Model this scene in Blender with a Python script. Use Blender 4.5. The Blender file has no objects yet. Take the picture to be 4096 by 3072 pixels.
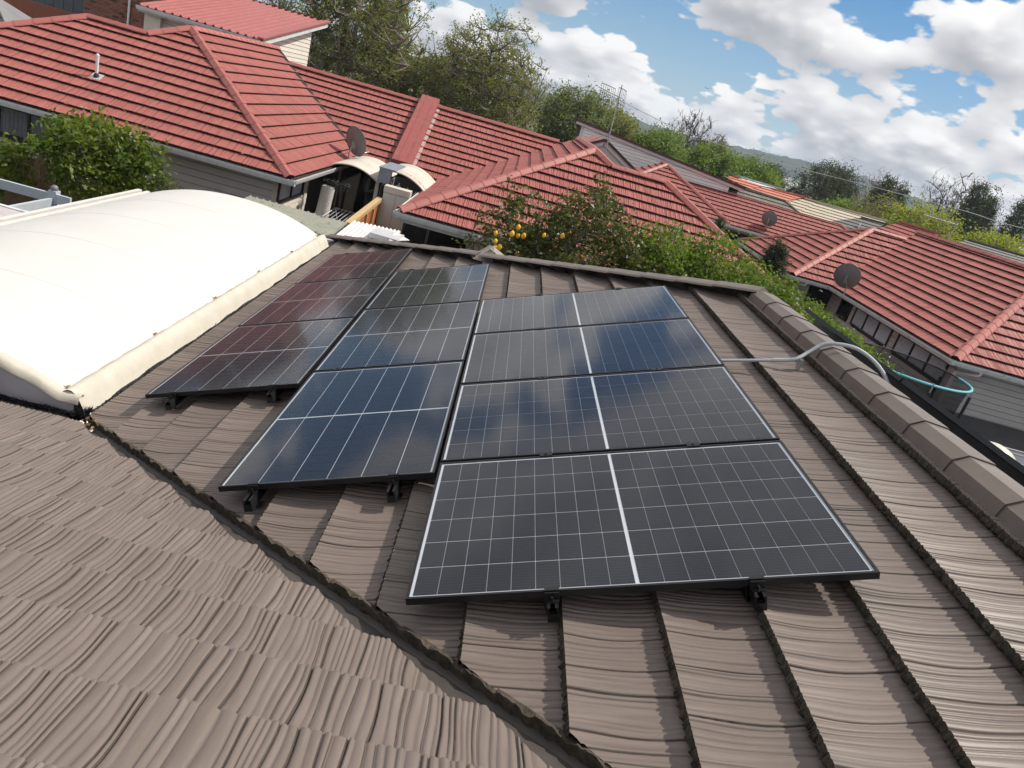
import bpy, bmesh, math, random
import numpy as np
from mathutils import Vector, Matrix
R = math.radians
SC = bpy.context.scene
COL = SC.collection

# ------------------------------------------------------------------ camera
cam_d = bpy.data.cameras.new('camera')
cam_d.sensor_width = 36.0
cam_d.lens = 25.649
cam_d.clip_start = 0.05
cam_d.clip_end = 20000
cam = bpy.data.objects.new('camera', cam_d)
COL.objects.link(cam)
_r = Vector((0.96436716, 0.02477645, 0.26340482))
_u = Vector((-0.25480182, 0.35498182, 0.89947981))
_b = Vector((-0.071218, -0.93454483, 0.3486459))
cam.matrix_world = Matrix(((_r.x, _u.x, _b.x, -0.01466), (_r.y, _u.y, _b.y, -2.28809),
                           (_r.z, _u.z, _b.z, 1.80553), (0, 0, 0, 1)))
SC.camera = cam

# ------------------------------------------------------------------ sun and sky
SUN_EL, SUN_AZ = 50.0, 68.0                 # azimuth from +Y towards +X
sun_v = Vector((math.cos(R(SUN_EL)) * math.sin(R(SUN_AZ)), math.cos(R(SUN_EL)) * math.cos(R(SUN_AZ)), math.sin(R(SUN_EL))))
sun_d = bpy.data.lights.new('sun', 'SUN')
sun_d.energy = 4.8
sun_d.angle = R(0.53)
sun_d.color = (1.0, 0.93, 0.83)
sun = bpy.data.objects.new('sun', sun_d)
COL.objects.link(sun)
sun.rotation_euler = sun_v.to_track_quat('Z', 'Y').to_euler()

world = bpy.data.worlds.new('World')
SC.world = world
world.use_nodes = True
def build_world():
    nt = world.node_tree
    nt.nodes.clear()
    N = lambda t, **k: _nn(nt, t, **k)
    L = nt.links.new
    out = N('ShaderNodeOutputWorld')
    bg = N('ShaderNodeBackground')
    bg.inputs['Strength'].default_value = 0.125
    sky = N('ShaderNodeTexSky')
    sky.sky_type = 'NISHITA'
    sky.sun_disc = False
    sky.sun_elevation = R(SUN_EL)
    sky.sun_rotation = R(SUN_AZ)
    sky.air_density = 0.9
    sky.dust_density = 0.0
    sky.ozone_density = 1.6
    tc = N('ShaderNodeTexCoord')
    sep = N('ShaderNodeSeparateXYZ')
    L(tc.outputs['Generated'], sep.inputs[0])
    def M(op, a, b=None, c=None, clamp=False):
        n = N('ShaderNodeMath', operation=op)
        n.use_clamp = clamp
        for i, v in enumerate((a, b, c)):
            if v is None:
                continue
            if isinstance(v, (int, float)):
                n.inputs[i].default_value = v
            else:
                L(v, n.inputs[i])
        return n.outputs[0]
    zc = M('MAXIMUM', sep.outputs[2], 0.0)
    # a flat cloud layer in perspective: small and stacked near the horizon, large overhead
    den = M('ADD', zc, CLOUD['c'])
    comb = N('ShaderNodeCombineXYZ')
    L(M('DIVIDE', sep.outputs[0], den), comb.inputs[0]); L(M('DIVIDE', sep.outputs[1], den), comb.inputs[1])
    def vec(off, k):
        a = N('ShaderNodeVectorMath', operation='MULTIPLY_ADD')
        L(comb.outputs[0], a.inputs[0])
        a.inputs[1].default_value = (k, k, k)
        a.inputs[2].default_value = off
        return a.outputs[0]
    def fbm(v, scale=CLOUD['scale'], detail=6.0, rough=0.53, dist=0.12):
        n = N('ShaderNodeTexNoise', noise_dimensions='2D')
        n.inputs['Scale'].default_value = scale
        n.inputs['Detail'].default_value = detail
        n.inputs['Roughness'].default_value = rough
        n.inputs['Distortion'].default_value = dist
        L(v, n.inputs['Vector'])
        return n.outputs[0]
    def puffs(v, k=2):                                              # cauliflower lumps
        t = None
        for sc, am in ((CLOUD['scale'] * 3.6, 0.055), (CLOUD['scale'] * 9.0, 0.038))[:k]:
            n = N('ShaderNodeTexVoronoi', feature='SMOOTH_F1', voronoi_dimensions='2D')
            n.inputs['Scale'].default_value = sc
            n.inputs['Smoothness'].default_value = 0.35
            L(v, n.inputs['Vector'])
            q = M('MULTIPLY', M('SUBTRACT', 0.45, n.outputs['Distance']), am * 2.2)
            t = q if t is None else M('ADD', t, q)
        return t
    o = Vector(CLOUD['off'])
    v0 = vec(o, 1.0)
    v1 = vec(o + Vector((0.03 * sun_v.x, 0.03 * sun_v.y, 0.0)), CLOUD['up'])
    n0 = M('ADD', fbm(v0), puffs(v0))
    n1 = M('ADD', fbm(v1, detail=2.5), puffs(v1, 1))
    n2 = fbm(vec(o + Vector((0, 0, 9.0)), 1.0), CLOUD['scale'] * 0.4, 2.0, 0.5, 0.0)     # wide patches of open sky
    cover = M('ADD', n0, M('MULTIPLY', M('SUBTRACT', n2, 0.5), CLOUD['patch']))
    hz = M('SUBTRACT', 1.0, M('MULTIPLY', zc, 5.0), clamp=True)     # the layer closes up with distance
    cover = M('ADD', cover, M('MULTIPLY', hz, CLOUD['hz']))
    cover = M('ADD', cover, M('MULTIPLY', M('MAXIMUM', M('SUBTRACT', zc, 0.22), 0.0), CLOUD['zen']))        # and overhead, where the bases merge
    mr = N('ShaderNodeMapRange')
    mr.interpolation_type = 'SMOOTHSTEP'
    L(cover, mr.inputs[0])
    mr.inputs[1].default_value = CLOUD['lo']; mr.inputs[2].default_value = CLOUD['hi']
    fac = mr.outputs[0]
    # brighter on the shoulders that face up and sunwards, greyer in the thick and underneath
    diff = M('SUBTRACT', n0, n1)
    thick = M('MINIMUM', M('MAXIMUM', M('SUBTRACT', cover, CLOUD['lo']), 0.0), 0.16)
    lit = M('ADD', M('MULTIPLY', diff, CLOUD['dk']), M('SUBTRACT', CLOUD['l0'], M('MULTIPLY', thick, CLOUD['tk'])), clamp=True)
    ramp = N('ShaderNodeValToRGB')
    e = ramp.color_ramp.elements
    e[0].position = 0.0; e[0].color = (3.6, 3.7, 4.0, 1)
    e[1].position = 1.0; e[1].color = (8.4, 8.3, 8.2, 1)
    m = ramp.color_ramp.elements.new(0.45); m.color = (5.6, 5.6, 5.8, 1)
    L(lit, ramp.inputs[0])
    hsv = N('ShaderNodeHueSaturation')
    hsv.inputs['Saturation'].default_value = CLOUD['sat']
    hsv.inputs['Value'].default_value = CLOUD['val']
    L(sky.outputs[0], hsv.inputs['Color'])
    hmix = N('ShaderNodeMix', data_type='RGBA')                     # pale air low down
    L(M('MULTIPLY', M('POWER', M('SUBTRACT', 1.0, M('MULTIPLY', zc, 3.2), clamp=True), 1.6), 0.85), hmix.inputs[0])
    L(hsv.outputs[0], hmix.inputs[6]); hmix.inputs[7].default_value = (3.0, 4.1, 5.4, 1)
    mix = N('ShaderNodeMix', data_type='RGBA')
    L(fac, mix.inputs[0]); L(hmix.outputs[2], mix.inputs[6]); L(ramp.outputs[0], mix.inputs[7])
    L(mix.outputs[2], bg.inputs[0])
    L(bg.outputs[0], out.inputs[0])
def _nn(nt, t, **k):
    n = nt.nodes.new(t)
    for a, b in k.items():
        setattr(n, a, b)
    return n
CLOUD = dict(scale=2.3, c=0.36, up=0.955, off=(8.2, 1.1, 0.0), patch=0.28, zen=0.60, hz=0.05, lo=0.445, hi=0.485, dk=3.8, l0=0.70, tk=2.2, sat=1.45, val=0.74)
build_world()
world.cycles.sampling_method = 'MANUAL'
world.cycles.sample_map_resolution = 512
SC.view_settings.view_transform = 'Standard'
SC.view_settings.look = 'None'
SC.view_settings.exposure = 0.0
SC.view_settings.gamma = 1.0
SC.view_settings.use_curve_mapping = False
SC.render.engine = 'CYCLES'
SC.cycles.use_denoising = True
SC.cycles.max_bounces = 5
SC.cycles.diffuse_bounces = 2
SC.cycles.glossy_bounces = 3
SC.cycles.transmission_bounces = 3
SC.cycles.volume_bounces = 0
SC.cycles.use_adaptive_sampling = True
SC.cycles.adaptive_threshold = 0.03
SC.cycles.transparent_max_bounces = 12
SC.cycles.sample_clamp_indirect = 6.0

# ------------------------------------------------------------------ materials
MATS = {}
def mat(name, col, rough=0.6, var=0.12, vscale=3.0, bump=0.0, bscale=40.0, metal=0.0, spec=0.5, coat=0.0,
        rnd=0.0, stain=None, island=0.0, stretch=None):
    """base colour broken up by two scales of noise, a per-object shift and optional stains"""
    if name in MATS:
        return MATS[name]
    m = bpy.data.materials.new(name)
    m.use_nodes = True
    nt = m.node_tree
    L = nt.links.new
    b = nt.nodes['Principled BSDF']
    b.inputs['Roughness'].default_value = rough
    b.inputs['Metallic'].default_value = metal
    b.inputs['Specular IOR Level'].default_value = spec
    b.inputs['Coat Weight'].default_value = coat
    tc = _nn(nt, 'ShaderNodeTexCoord')
    vec = tc.outputs['Object']
    if stretch:
        mp = _nn(nt, 'ShaderNodeMapping')
        mp.inputs['Scale'].default_value = stretch
        L(vec, mp.inputs[0])
        vec = mp.outputs[0]
    no = _nn(nt, 'ShaderNodeTexNoise')
    no.inputs['Scale'].default_value = vscale
    no.inputs['Detail'].default_value = 8
    no.inputs['Roughness'].default_value = 0.65
    L(vec, no.inputs['Vector'])
    fac = _nn(nt, 'ShaderNodeMapRange')
    fac.inputs[1].default_value = 0.25; fac.inputs[2].default_value = 0.75
    fac.inputs[3].default_value = 1 - var; fac.inputs[4].default_value = 1 + var
    L(no.outputs[0], fac.inputs[0])
    val = fac.outputs[0]
    def addrand(src, amt, val):
        mr = _nn(nt, 'ShaderNodeMapRange')
        mr.inputs[3].default_value = 1 - amt; mr.inputs[4].default_value = 1 + amt
        L(src, mr.inputs[0])
        mm = _nn(nt, 'ShaderNodeMath', operation='MULTIPLY')
        L(val, mm.inputs[0]); L(mr.outputs[0], mm.inputs[1])
        return mm.outputs[0]
    if rnd:
        val = addrand(_nn(nt, 'ShaderNodeObjectInfo').outputs['Random'], rnd, val)
    if island:
        val = addrand(_nn(nt, 'ShaderNodeNewGeometry').outputs['Random Per Island'], island, val)
    vm = _nn(nt, 'ShaderNodeVectorMath', operation='SCALE')
    vm.inputs[0].default_value = col[:3]
    L(val, vm.inputs['Scale'])
    c = vm.outputs[0]
    if stain:
        scol, sscale, lo, hi = stain
        n2 = _nn(nt, 'ShaderNodeTexNoise')
        n2.inputs['Scale'].default_value = sscale
        n2.inputs['Detail'].default_value = 6
        L(tc.outputs['Object'], n2.inputs['Vector'])
        mr = _nn(nt, 'ShaderNodeMapRange')
        mr.inputs[1].default_value = lo; mr.inputs[2].default_value = hi
        L(n2.outputs[0], mr.inputs[0])
        mx = _nn(nt, 'ShaderNodeMix', data_type='RGBA')
        L(mr.outputs[0], mx.inputs[0]); L(c, mx.inputs[6])
        mx.inputs[7].default_value = (*scol, 1)
        c = mx.outputs[2]
    L(c, b.inputs['Base Color'])
    if bump:
        n3 = _nn(nt, 'ShaderNodeTexNoise')
        n3.inputs['Scale'].default_value = bscale
        n3.inputs['Detail'].default_value = 5
        L(vec, n3.inputs['Vector'])
        bp = _nn(nt, 'ShaderNodeBump')
        bp.inputs['Strength'].default_value = bump
        bp.inputs['Distance'].default_value = 0.02
        L(n3.outputs[0], bp.inputs['Height'])
        L(bp.outputs[0], b.inputs['Normal'])
    MATS[name] = m
    return m

def leaf_mat(name, c1, c2, trans=0.35, rough=0.5, scale=1.2):
    if name in MATS:
        return MATS[name]
    m = bpy.data.materials.new(name)
    m.use_nodes = True
    nt = m.node_tree
    L = nt.links.new
    b = nt.nodes['Principled BSDF']
    out = nt.nodes['Material Output']
    geo = _nn(nt, 'ShaderNodeNewGeometry')
    tc = _nn(nt, 'ShaderNodeTexCoord')
    no = _nn(nt, 'ShaderNodeTexNoise')
    no.inputs['Scale'].default_value = scale
    L(tc.outputs['Object'], no.inputs['Vector'])
    a = _nn(nt, 'ShaderNodeMath', operation='MULTIPLY_ADD')
    L(geo.outputs['Random Per Island'], a.inputs[0]); a.inputs[1].default_value = 0.6
    s = _nn(nt, 'ShaderNodeMath', operation='MULTIPLY_ADD')
    L(no.outputs[0], s.inputs[0]); s.inputs[1].default_value = 1.6; s.inputs[2].default_value = -0.6
    L(s.outputs[0], a.inputs[2])
    a.use_clamp = True
    mx = _nn(nt, 'ShaderNodeMix', data_type='RGBA')
    L(a.outputs[0], mx.inputs[0])
    mx.inputs[6].default_value = (*c1, 1); mx.inputs[7].default_value = (*c2, 1)
    L(mx.outputs[2], b.inputs['Base Color'])
    b.inputs['Roughness'].default_value = rough
    b.inputs['Specular IOR Level'].default_value = 0.35
    t = _nn(nt, 'ShaderNodeBsdfTranslucent')
    g = _nn(nt, 'ShaderNodeMix', data_type='RGBA', blend_type='MULTIPLY')
    g.inputs[0].default_value = 1.0
    L(mx.outputs[2], g.inputs[6]); g.inputs[7].default_value = (1.5, 1.45, 0.55, 1)
    L(g.outputs[2], t.inputs[0])
    ms = _nn(nt, 'ShaderNodeMixShader')
    ms.inputs[0].default_value = trans
    L(b.outputs[0], ms.inputs[1]); L(t.outputs[0], ms.inputs[2])
    L(ms.outputs[0], out.inputs[0])
    MATS[name] = m
    return m

def pane_mat(name, tint=(0.9, 0.93, 0.95), rough=0.02, ior=1.5, base=0.0):
    """thin glass: clear, with a Fresnel sheen"""
    if name in MATS:
        return MATS[name]
    m = bpy.data.materials.new(name)
    m.use_nodes = True
    nt = m.node_tree
    nt.nodes.clear()
    L = nt.links.new
    out = _nn(nt, 'ShaderNodeOutputMaterial')
    tr = _nn(nt, 'ShaderNodeBsdfTransparent')
    tr.inputs[0].default_value = (*tint, 1)
    gl = _nn(nt, 'ShaderNodeBsdfGlossy')
    gl.inputs['Roughness'].default_value = rough
    fr = _nn(nt, 'ShaderNodeFresnel')
    fr.inputs[0].default_value = ior
    ad = _nn(nt, 'ShaderNodeMath', operation='ADD')
    L(fr.outputs[0], ad.inputs[0]); ad.inputs[1].default_value = base
    # reflect at the outer faces only (the pane has thickness)
    bf = _nn(nt, 'ShaderNodeNewGeometry')
    inv = _nn(nt, 'ShaderNodeMath', operation='SUBTRACT'); inv.inputs[0].default_value = 1.0
    L(bf.outputs['Backfacing'], inv.inputs[1])
    mu = _nn(nt, 'ShaderNodeMath', operation='MULTIPLY')
    L(ad.outputs[0], mu.inputs[0]); L(inv.outputs[0], mu.inputs[1])
    ms = _nn(nt, 'ShaderNodeMixShader')
    L(mu.outputs[0], ms.inputs[0]); L(tr.outputs[0], ms.inputs[1]); L(gl.outputs[0], ms.inputs[2])
    L(ms.outputs[0], out.inputs[0])
    MATS[name] = m
    return m

# ------------------------------------------------------------------ mesh helpers
ORG = {}                                       # world origin of every object that parents something
def link(name, data, parent=None):
    o = bpy.data.objects.new(name, data)
    COL.objects.link(o)
    if parent is not None:
        o.parent = parent
        ORG[o.name] = ORG.get(parent.name, Vector((0, 0, 0)))
    return o
def tag(o, label, cat, group=None, kind=None):
    if label: o['label'] = label
    if cat: o['category'] = cat
    if group: o['group'] = group
    if kind: o['kind'] = kind
    return o
def thing(name, label, cat, loc=(0, 0, 0), group=None):
    o = bpy.data.objects.new(name, None)
    COL.objects.link(o)
    o.empty_display_size = 0.2
    o.location = loc
    ORG[o.name] = Vector(loc)
    return tag(o, label, cat, group)

class MB:
    def __init__(s):
        s.v = []; s.f = []; s.mi = []; s.sm = []
    def poly(s, pts, mi=0, sm=False):
        n = len(s.v)
        s.v += [tuple(p) for p in pts]
        s.f.append(tuple(range(n, n + len(pts)))); s.mi.append(mi); s.sm.append(sm)
        return s
    def grid(s, rows, mi=0, sm=True, flip=False):
        n = len(s.v); w = len(rows[0])
        for r in rows:
            s.v += [tuple(p) for p in r]
        for i in range(len(rows) - 1):
            for j in range(w - 1):
                a = n + i * w + j
                q = (a, a + 1, a + w + 1, a + w)
                s.f.append(q[::-1] if flip else q); s.mi.append(mi); s.sm.append(sm)
        return s
    def hexa(s, p, mi=0):
        """8 corners: 4 bottom (ccw), 4 top"""
        n = len(s.v)
        s.v += [tuple(q) for q in p]
        for q in ((3, 2, 1, 0), (4, 5, 6, 7), (0, 1, 5, 4), (1, 2, 6, 5), (2, 3, 7, 6), (3, 0, 4, 7)):
            s.f.append(tuple(n + i for i in q)); s.mi.append(mi); s.sm.append(False)
        return s
    def box(s, a, b, mi=0):
        (x0, y0, z0), (x1, y1, z1) = a, b
        if x0 > x1: x0, x1 = x1, x0
        if y0 > y1: y0, y1 = y1, y0
        if z0 > z1: z0, z1 = z1, z0
        return s.hexa([(x0, y0, z0), (x1, y0, z0), (x1, y1, z0), (x0, y1, z0),
                       (x0, y0, z1), (x1, y0, z1), (x1, y1, z1), (x0, y1, z1)], mi)
    def bar(s, p, q, w, h, up=(0, 0, 1), mi=0):
        """rectangular bar from p to q, w across, h along up"""
        p, q, up = Vector(p), Vector(q), Vector(up)
        d = (q - p).normalized()
        sx = d.cross(up).normalized()
        uz = sx.cross(d).normalized()
        a, b = sx * w / 2, uz * h / 2
        return s.hexa([p - a - b, p + a - b, q + a - b, q - a - b, p - a + b, p + a + b, q + a + b, q - a + b], mi)
    def tube(s, pts, r, n=8, mi=0, cap=True):
        pts = [Vector(p) for p in pts]
        rs = r if isinstance(r, (list, tuple)) else [r] * len(pts)
        rows = []
        prev = None
        for i, p in enumerate(pts):
            d = (pts[min(i + 1, len(pts) - 1)] - pts[max(i - 1, 0)])
            d = d.normalized() if d.length > 1e-9 else Vector((0, 0, 1))
            if prev is None:
                a = d.cross(Vector((0, 0, 1)) if abs(d.z) < 0.9 else Vector((1, 0, 0))).normalized()
            else:
                a = (prev - d * prev.dot(d)).normalized()
            prev = a
            b = d.cross(a)
            rows.append([p + (a * math.cos(2 * math.pi * k / n) + b * math.sin(2 * math.pi * k / n)) * rs[i] for k in range(n + 1)])
        s.grid(rows, mi)
        if cap:
            s.poly(rows[0][:-1][::-1], mi); s.poly(rows[-1][:-1], mi)
        return s
    def prism(s, prof, p, q, up=(0, 0, 1), mi=0, cap=True):
        """extrude a closed 2-D profile (across, up) from p to q"""
        p, q, up = Vector(p), Vector(q), Vector(up)
        d = (q - p).normalized()
        sx = d.cross(up).normalized()
        uz = sx.cross(d).normalized()
        A = [p + sx * x + uz * z for x, z in prof]
        B = [q + sx * x + uz * z for x, z in prof]
        n = len(prof)
        for i in range(n):
            j = (i + 1) % n
            s.poly([A[i], A[j], B[j], B[i]], mi)
        if cap:
            s.poly(A[::-1], mi); s.poly(B, mi)
        return s
    def sphere(s, c, r, nu=10, nv=6, sx=1, sy=1, sz=1, mi=0, v0=0.0, v1=1.0):
        c = Vector(c)
        rows = []
        for i in range(nv + 1):
            t = math.pi * (v0 + (v1 - v0) * i / nv)
            rows.append([c + Vector((math.sin(t) * math.cos(2 * math.pi * k / nu) * sx, math.sin(t) * math.sin(2 * math.pi * k / nu) * sy,
                                     math.cos(t) * sz)) * r for k in range(nu + 1)])
        s.grid(rows, mi, flip=True)
        return s
    def mesh(s, name, mats, org=Vector((0, 0, 0)), weld=False):
        me = bpy.data.meshes.new(name)
        me.from_pydata([(x - org.x, y - org.y, z - org.z) for x, y, z in s.v], [], s.f)
        for m in (mats if isinstance(mats, (list, tuple)) else [mats]):
            me.materials.append(m)
        me.polygons.foreach_set('material_index', s.mi)
        me.polygons.foreach_set('use_smooth', s.sm)
        if weld:
            bm = bmesh.new(); bm.from_mesh(me)
            bmesh.ops.remove_doubles(bm, verts=bm.verts, dist=1e-5)
            bm.to_mesh(me); bm.free()
        me.update()
        return me
    def build(s, name, mats, parent=None, weld=False):
        """geometry is given in world coordinates; the object sits in its parent's space"""
        org = ORG.get(parent.name, Vector((0, 0, 0))) if parent is not None else Vector((0, 0, 0))
        return link(name, s.mesh(name, mats, org, weld), parent)
    def place(s, name, mats, label, cat, group=None, at=None):
        """a thing that is one mesh: its origin goes to the foot of the mesh"""
        if at is None:
            xs = [p[0] for p in s.v]; ys = [p[1] for p in s.v]
            at = ((min(xs) + max(xs)) / 2, (min(ys) + max(ys)) / 2, min(p[2] for p in s.v))
        o = link(name, s.mesh(name, mats, Vector(at)))
        o.location = at
        ORG[o.name] = Vector(at)
        return tag(o, label, cat, group)
def instance(name, me, parent, M):
    """a shared mesh placed by a world matrix under its parent"""
    o = link(name, me, parent)
    o.matrix_basis = Matrix.Translation(-ORG.get(parent.name, Vector((0, 0, 0)))) @ M if parent is not None else M
    return o
def frame_of(o, e, s, n):
    e, s, n = Vector(e), Vector(s), Vector(n)
    return Matrix(((e.x, s.x, n.x, o[0]), (e.y, s.y, n.y, o[1]), (e.z, s.z, n.z, o[2]), (0, 0, 0, 1)))

GROUND = -3.6

# ------------------------------------------------------------------ pressed-metal roof tiles
def sheet_mesh(name, w, c, lip, amp, nx, ny, seed, mats, dish=0.0, shake=0.21, rib=(0.022, 0.055), nose=1.0, gmax=0.0045, shade_below=0.0):
    """one tile sheet: local x along the course, y up the slope, z out; the lower lip stands proud.
    The columns follow the embossed ribs, so every groove is one clean bent line."""
    rg = random.Random(seed)
    edges = [0.0]
    while edges[-1] < w - rib[0]:
        edges.append(min(w, edges[-1] + rg.uniform(*rib) * rg.choice((0.75, 1.0, 1.0, 1.35))))
    edges[-1] = w
    nr = len(edges) - 1
    amps = [rg.uniform(0.45, 1.0) * amp for _ in range(nr)]
    skew = [rg.uniform(0.35, 0.65) for _ in range(nr)]
    deep = set()
    x = rg.uniform(0.03, 0.15)
    while x < w:
        deep.add(min(range(nr), key=lambda i: abs(edges[i] - x)))
        x += rg.uniform(0.6, 1.4) * shake
    wa, wp, wf = rg.uniform(0.003, 0.010), rg.uniform(0, 6.28), rg.uniform(0.30, 0.6)
    def shift(x, t):                        # the grain bends gently and together, like split timber
        e = min(1.0, min(x, w - x) / 0.05)
        return e * (wa * math.sin(6.28 * t * wf + wp + x * 1.5) + 0.003 * math.sin(t * 6 + x * 31))
    cols = []                               # (x, height factor, rib, groove side?)
    for i in range(nr):
        a, b = edges[i], edges[i + 1]
        gw = min(gmax, (b - a) * 0.16) * (1.5 if i in deep else 1.0)
        g = -0.9 if i in deep else rg.choice((0.0, 0.0, 0.15, -0.35))
        k = skew[i]
        cols += [(a, g, i, True), (a + gw, 0.42, i, False), (a + (b - a) * k * 0.6, 0.86, i, False), (a + (b - a) * k, 1.0, i, False), (a + (b - a) * (0.5 + k * 0.5), 0.82, i, False), (b - gw * 0.7, 0.30, i, False)]
    cols.append((w, 0.1, nr - 1, False))
    m = MB()
    rows = []
    for j in range(ny + 1):
        t = (j / ny) ** 1.3
        row = []
        for x, hf, i, gr in cols:
            z = lip * (1 - t) ** 1.7 + amps[i] * hf * (1.15 - 0.3 * t) + dish * ((2 * t - 1) ** 2 - 0.6)
            z += 0.005 * (1 - x / w)
            row.append((x - shift(x, t), t * c, z))
        rows.append(row)
    m.grid(rows, 0, True)
    n = len(cols) - 1
    for k in range(n):                      # shade of the deeper grooves, painted with a darker material
        if cols[k][3] and cols[k][1] < shade_below:
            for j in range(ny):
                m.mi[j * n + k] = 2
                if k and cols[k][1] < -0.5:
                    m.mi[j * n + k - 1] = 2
    top = rows[0]
    # the turned-down nose of the sheet, bumpy with grit and moss
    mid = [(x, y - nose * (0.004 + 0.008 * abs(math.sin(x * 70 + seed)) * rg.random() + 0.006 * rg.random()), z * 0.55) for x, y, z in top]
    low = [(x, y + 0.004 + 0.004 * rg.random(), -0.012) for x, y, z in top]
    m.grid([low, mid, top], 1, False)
    side = [(x, y, z - 0.018) for x, y, z in [r[0] for r in rows]]
    m.grid([[r[0] for r in rows], side], 0, False)
    return m.mesh(name, mats)

TILESETS = {}
def tileset(key, mats, w=1.265, c=0.367, lip=0.034, amp=0.008, nx=110, ny=5, nvar=6, dish=0.0, rib=(0.022, 0.055), nose=1.0, gmax=0.0045, shade_below=0.0):
    if key not in TILESETS:
        TILESETS[key] = (w, c, [sheet_mesh('tile_sheet', w, c, lip, amp, nx, ny, 17 * i + len(key), mats, dish, rib=rib, nose=nose, gmax=gmax, shade_below=shade_below) for i in range(nvar)])
    return TILESETS[key]

def slope_axes(poly):
    n = Vector((0, 0, 0))
    for i in range(len(poly)):
        a, b = Vector(poly[i]), Vector(poly[(i + 1) % len(poly)])
        n += a.cross(b)
    n.normalize()
    if n.z < 0:
        n = -n
    e = Vector((0, 0, 1)).cross(n).normalized()         # along the eave
    s = n.cross(e).normalized()                         # up the slope
    return e, s, n

def roof_slope(house, polys, key, deckmat, origin, seed=0, name='roof_slope', keep=None, thick=0.06):
    """polys: convex pieces of one plane; tile sheets are laid in courses from `origin` upslope"""
    w, c, meshes = TILESETS[key]
    e, s, n = slope_axes(polys[0])
    o = Vector(origin)
    deck = MB()
    for poly in polys:
        top = [Vector(p) - n * 0.02 for p in poly]
        if (Vector(top[1]) - top[0]).cross(Vector(top[2]) - top[1]).dot(n) < 0:
            top = top[::-1]
        deck.poly(top)
        bot = [p - Vector((0, 0, thick)) for p in top]
        deck.poly(bot[::-1])
        for i in range(len(top)):
            j = (i + 1) % len(top)
            deck.poly([top[i], bot[i], bot[j], top[j]])
    slope = deck.build(name, deckmat, house)
    rg = random.Random(seed)
    offs = {}
    for poly in polys:
        P = [((Vector(p) - o).dot(e), (Vector(p) - o).dot(s)) for p in poly]
        area = sum(P[i][0] * P[(i + 1) % len(P)][1] - P[(i + 1) % len(P)][0] * P[i][1] for i in range(len(P)))
        if area < 0:
            P = P[::-1]
        def inside(x, y, tol=1e-6):
            for i in range(len(P)):
                (x0, y0), (x1, y1) = P[i], P[(i + 1) % len(P)]
                if (x1 - x0) * (y - y0) - (y1 - y0) * (x - x0) < -tol:
                    return False
            return True
        k0 = math.floor(min(p[1] for p in P) / c); k1 = math.ceil(max(p[1] for p in P) / c)
        for k in range(k0, k1):
            if k not in offs:
                offs[k] = random.Random(seed * 131 + k).uniform(0, w)
            off = offs[k]
            j0 = math.floor((min(p[0] for p in P) - off) / w); j1 = math.ceil((max(p[0] for p in P) - off) / w)
            for j in range(j0, j1):
                x0, y0 = off + j * w, k * c
                cor = [(x0, y0), (x0 + w, y0), (x0 + w, y0 + c), (x0, y0 + c)]
                ins = [inside(*q) for q in cor]
                me = meshes[rg.randrange(len(meshes))]
                if keep and not keep(o + e * (x0 + w / 2) + s * (y0 + c / 2)):
                    continue
                if not all(ins):
                    bm = bmesh.new(); bm.from_mesh(me)
                    for i in range(len(P)):
                        (ax, ay), (bx, by) = P[i], P[(i + 1) % len(P)]
                        ln = math.hypot(bx - ax, by - ay)
                        if ln < 1e-6:
                            continue
                        nx_, ny_ = (by - ay) / ln, -(bx - ax) / ln
                        if all((q[0] - ax) * nx_ + (q[1] - ay) * ny_ < -0.02 for q in cor):
                            continue
                        bmesh.ops.bisect_plane(bm, geom=bm.verts[:] + bm.edges[:] + bm.faces[:], dist=1e-6,
                                               plane_co=(ax - x0, ay - y0, 0), plane_no=(nx_, ny_, 0), clear_outer=True)
                        if not bm.faces:
                            break
                    if len(bm.faces) < 3:
                        bm.free(); continue
                    me2 = bpy.data.meshes.new('tile_sheet')
                    bm.to_mesh(me2); bm.free()
                    for mm in me.materials:
                        me2.materials.append(mm)
                    me = me2
                M = frame_of(o + e * x0 + s * y0, e, s, n)
                instance('tile_sheet', me, slope, M)
    return slope

def caps(house, p, q, mesh, length, name='ridge_cap', up=(0, 0, 1), start=0.0, trim=True):
    """overlapping ridge caps from p (low end) to q"""
    p, q = Vector(p), Vector(q)
    d = (q - p); ln = d.length; d.normalize()
    sx = d.cross(Vector(up)).normalized()
    uz = sx.cross(d).normalized()
    n = max(1, round(ln / length))
    st = ln / n
    for i in range(n):
        o = p + d * (i * st)
        M = frame_of(o, d, -sx, uz) @ Matrix.Diagonal((st / length, 1, 1, 1))
        instance(name, mesh, house, M)

def cap_mesh(name, length, half, flat, h, mats, over=0.03, lift=0.008, prof=None):
    """inverted trough: local x along, tapering so that each laps over the next"""
    m = MB()
    def sec(x, k, dz):
        if prof:
            return [(x, y * k, z + dz) for y, z in prof]
        return [(x, -half * k, -h * 0.55 + dz), (x, -half * 0.93 * k, -h * 0.3 + dz), (x, -flat * k, h * 0.45 + dz), (x, flat * k, h * 0.45 + dz),
                (x, half * 0.93 * k, -h * 0.3 + dz), (x, half * k, -h * 0.55 + dz)]
    a, b = sec(-over, 1.035, lift), sec(length, 0.985, 0.0)
    for i in range(5):
        m.poly([a[i], b[i], b[i + 1], a[i + 1]])
    c = [(x + 0.004, y * 0.96, z - 0.014) for x, y, z in a]
    for i in range(5):
        m.poly([c[i], a[i], a[i + 1], c[i + 1]])
    m.poly([b[i] for i in range(6)])
    return m.mesh(name, mats)

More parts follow.
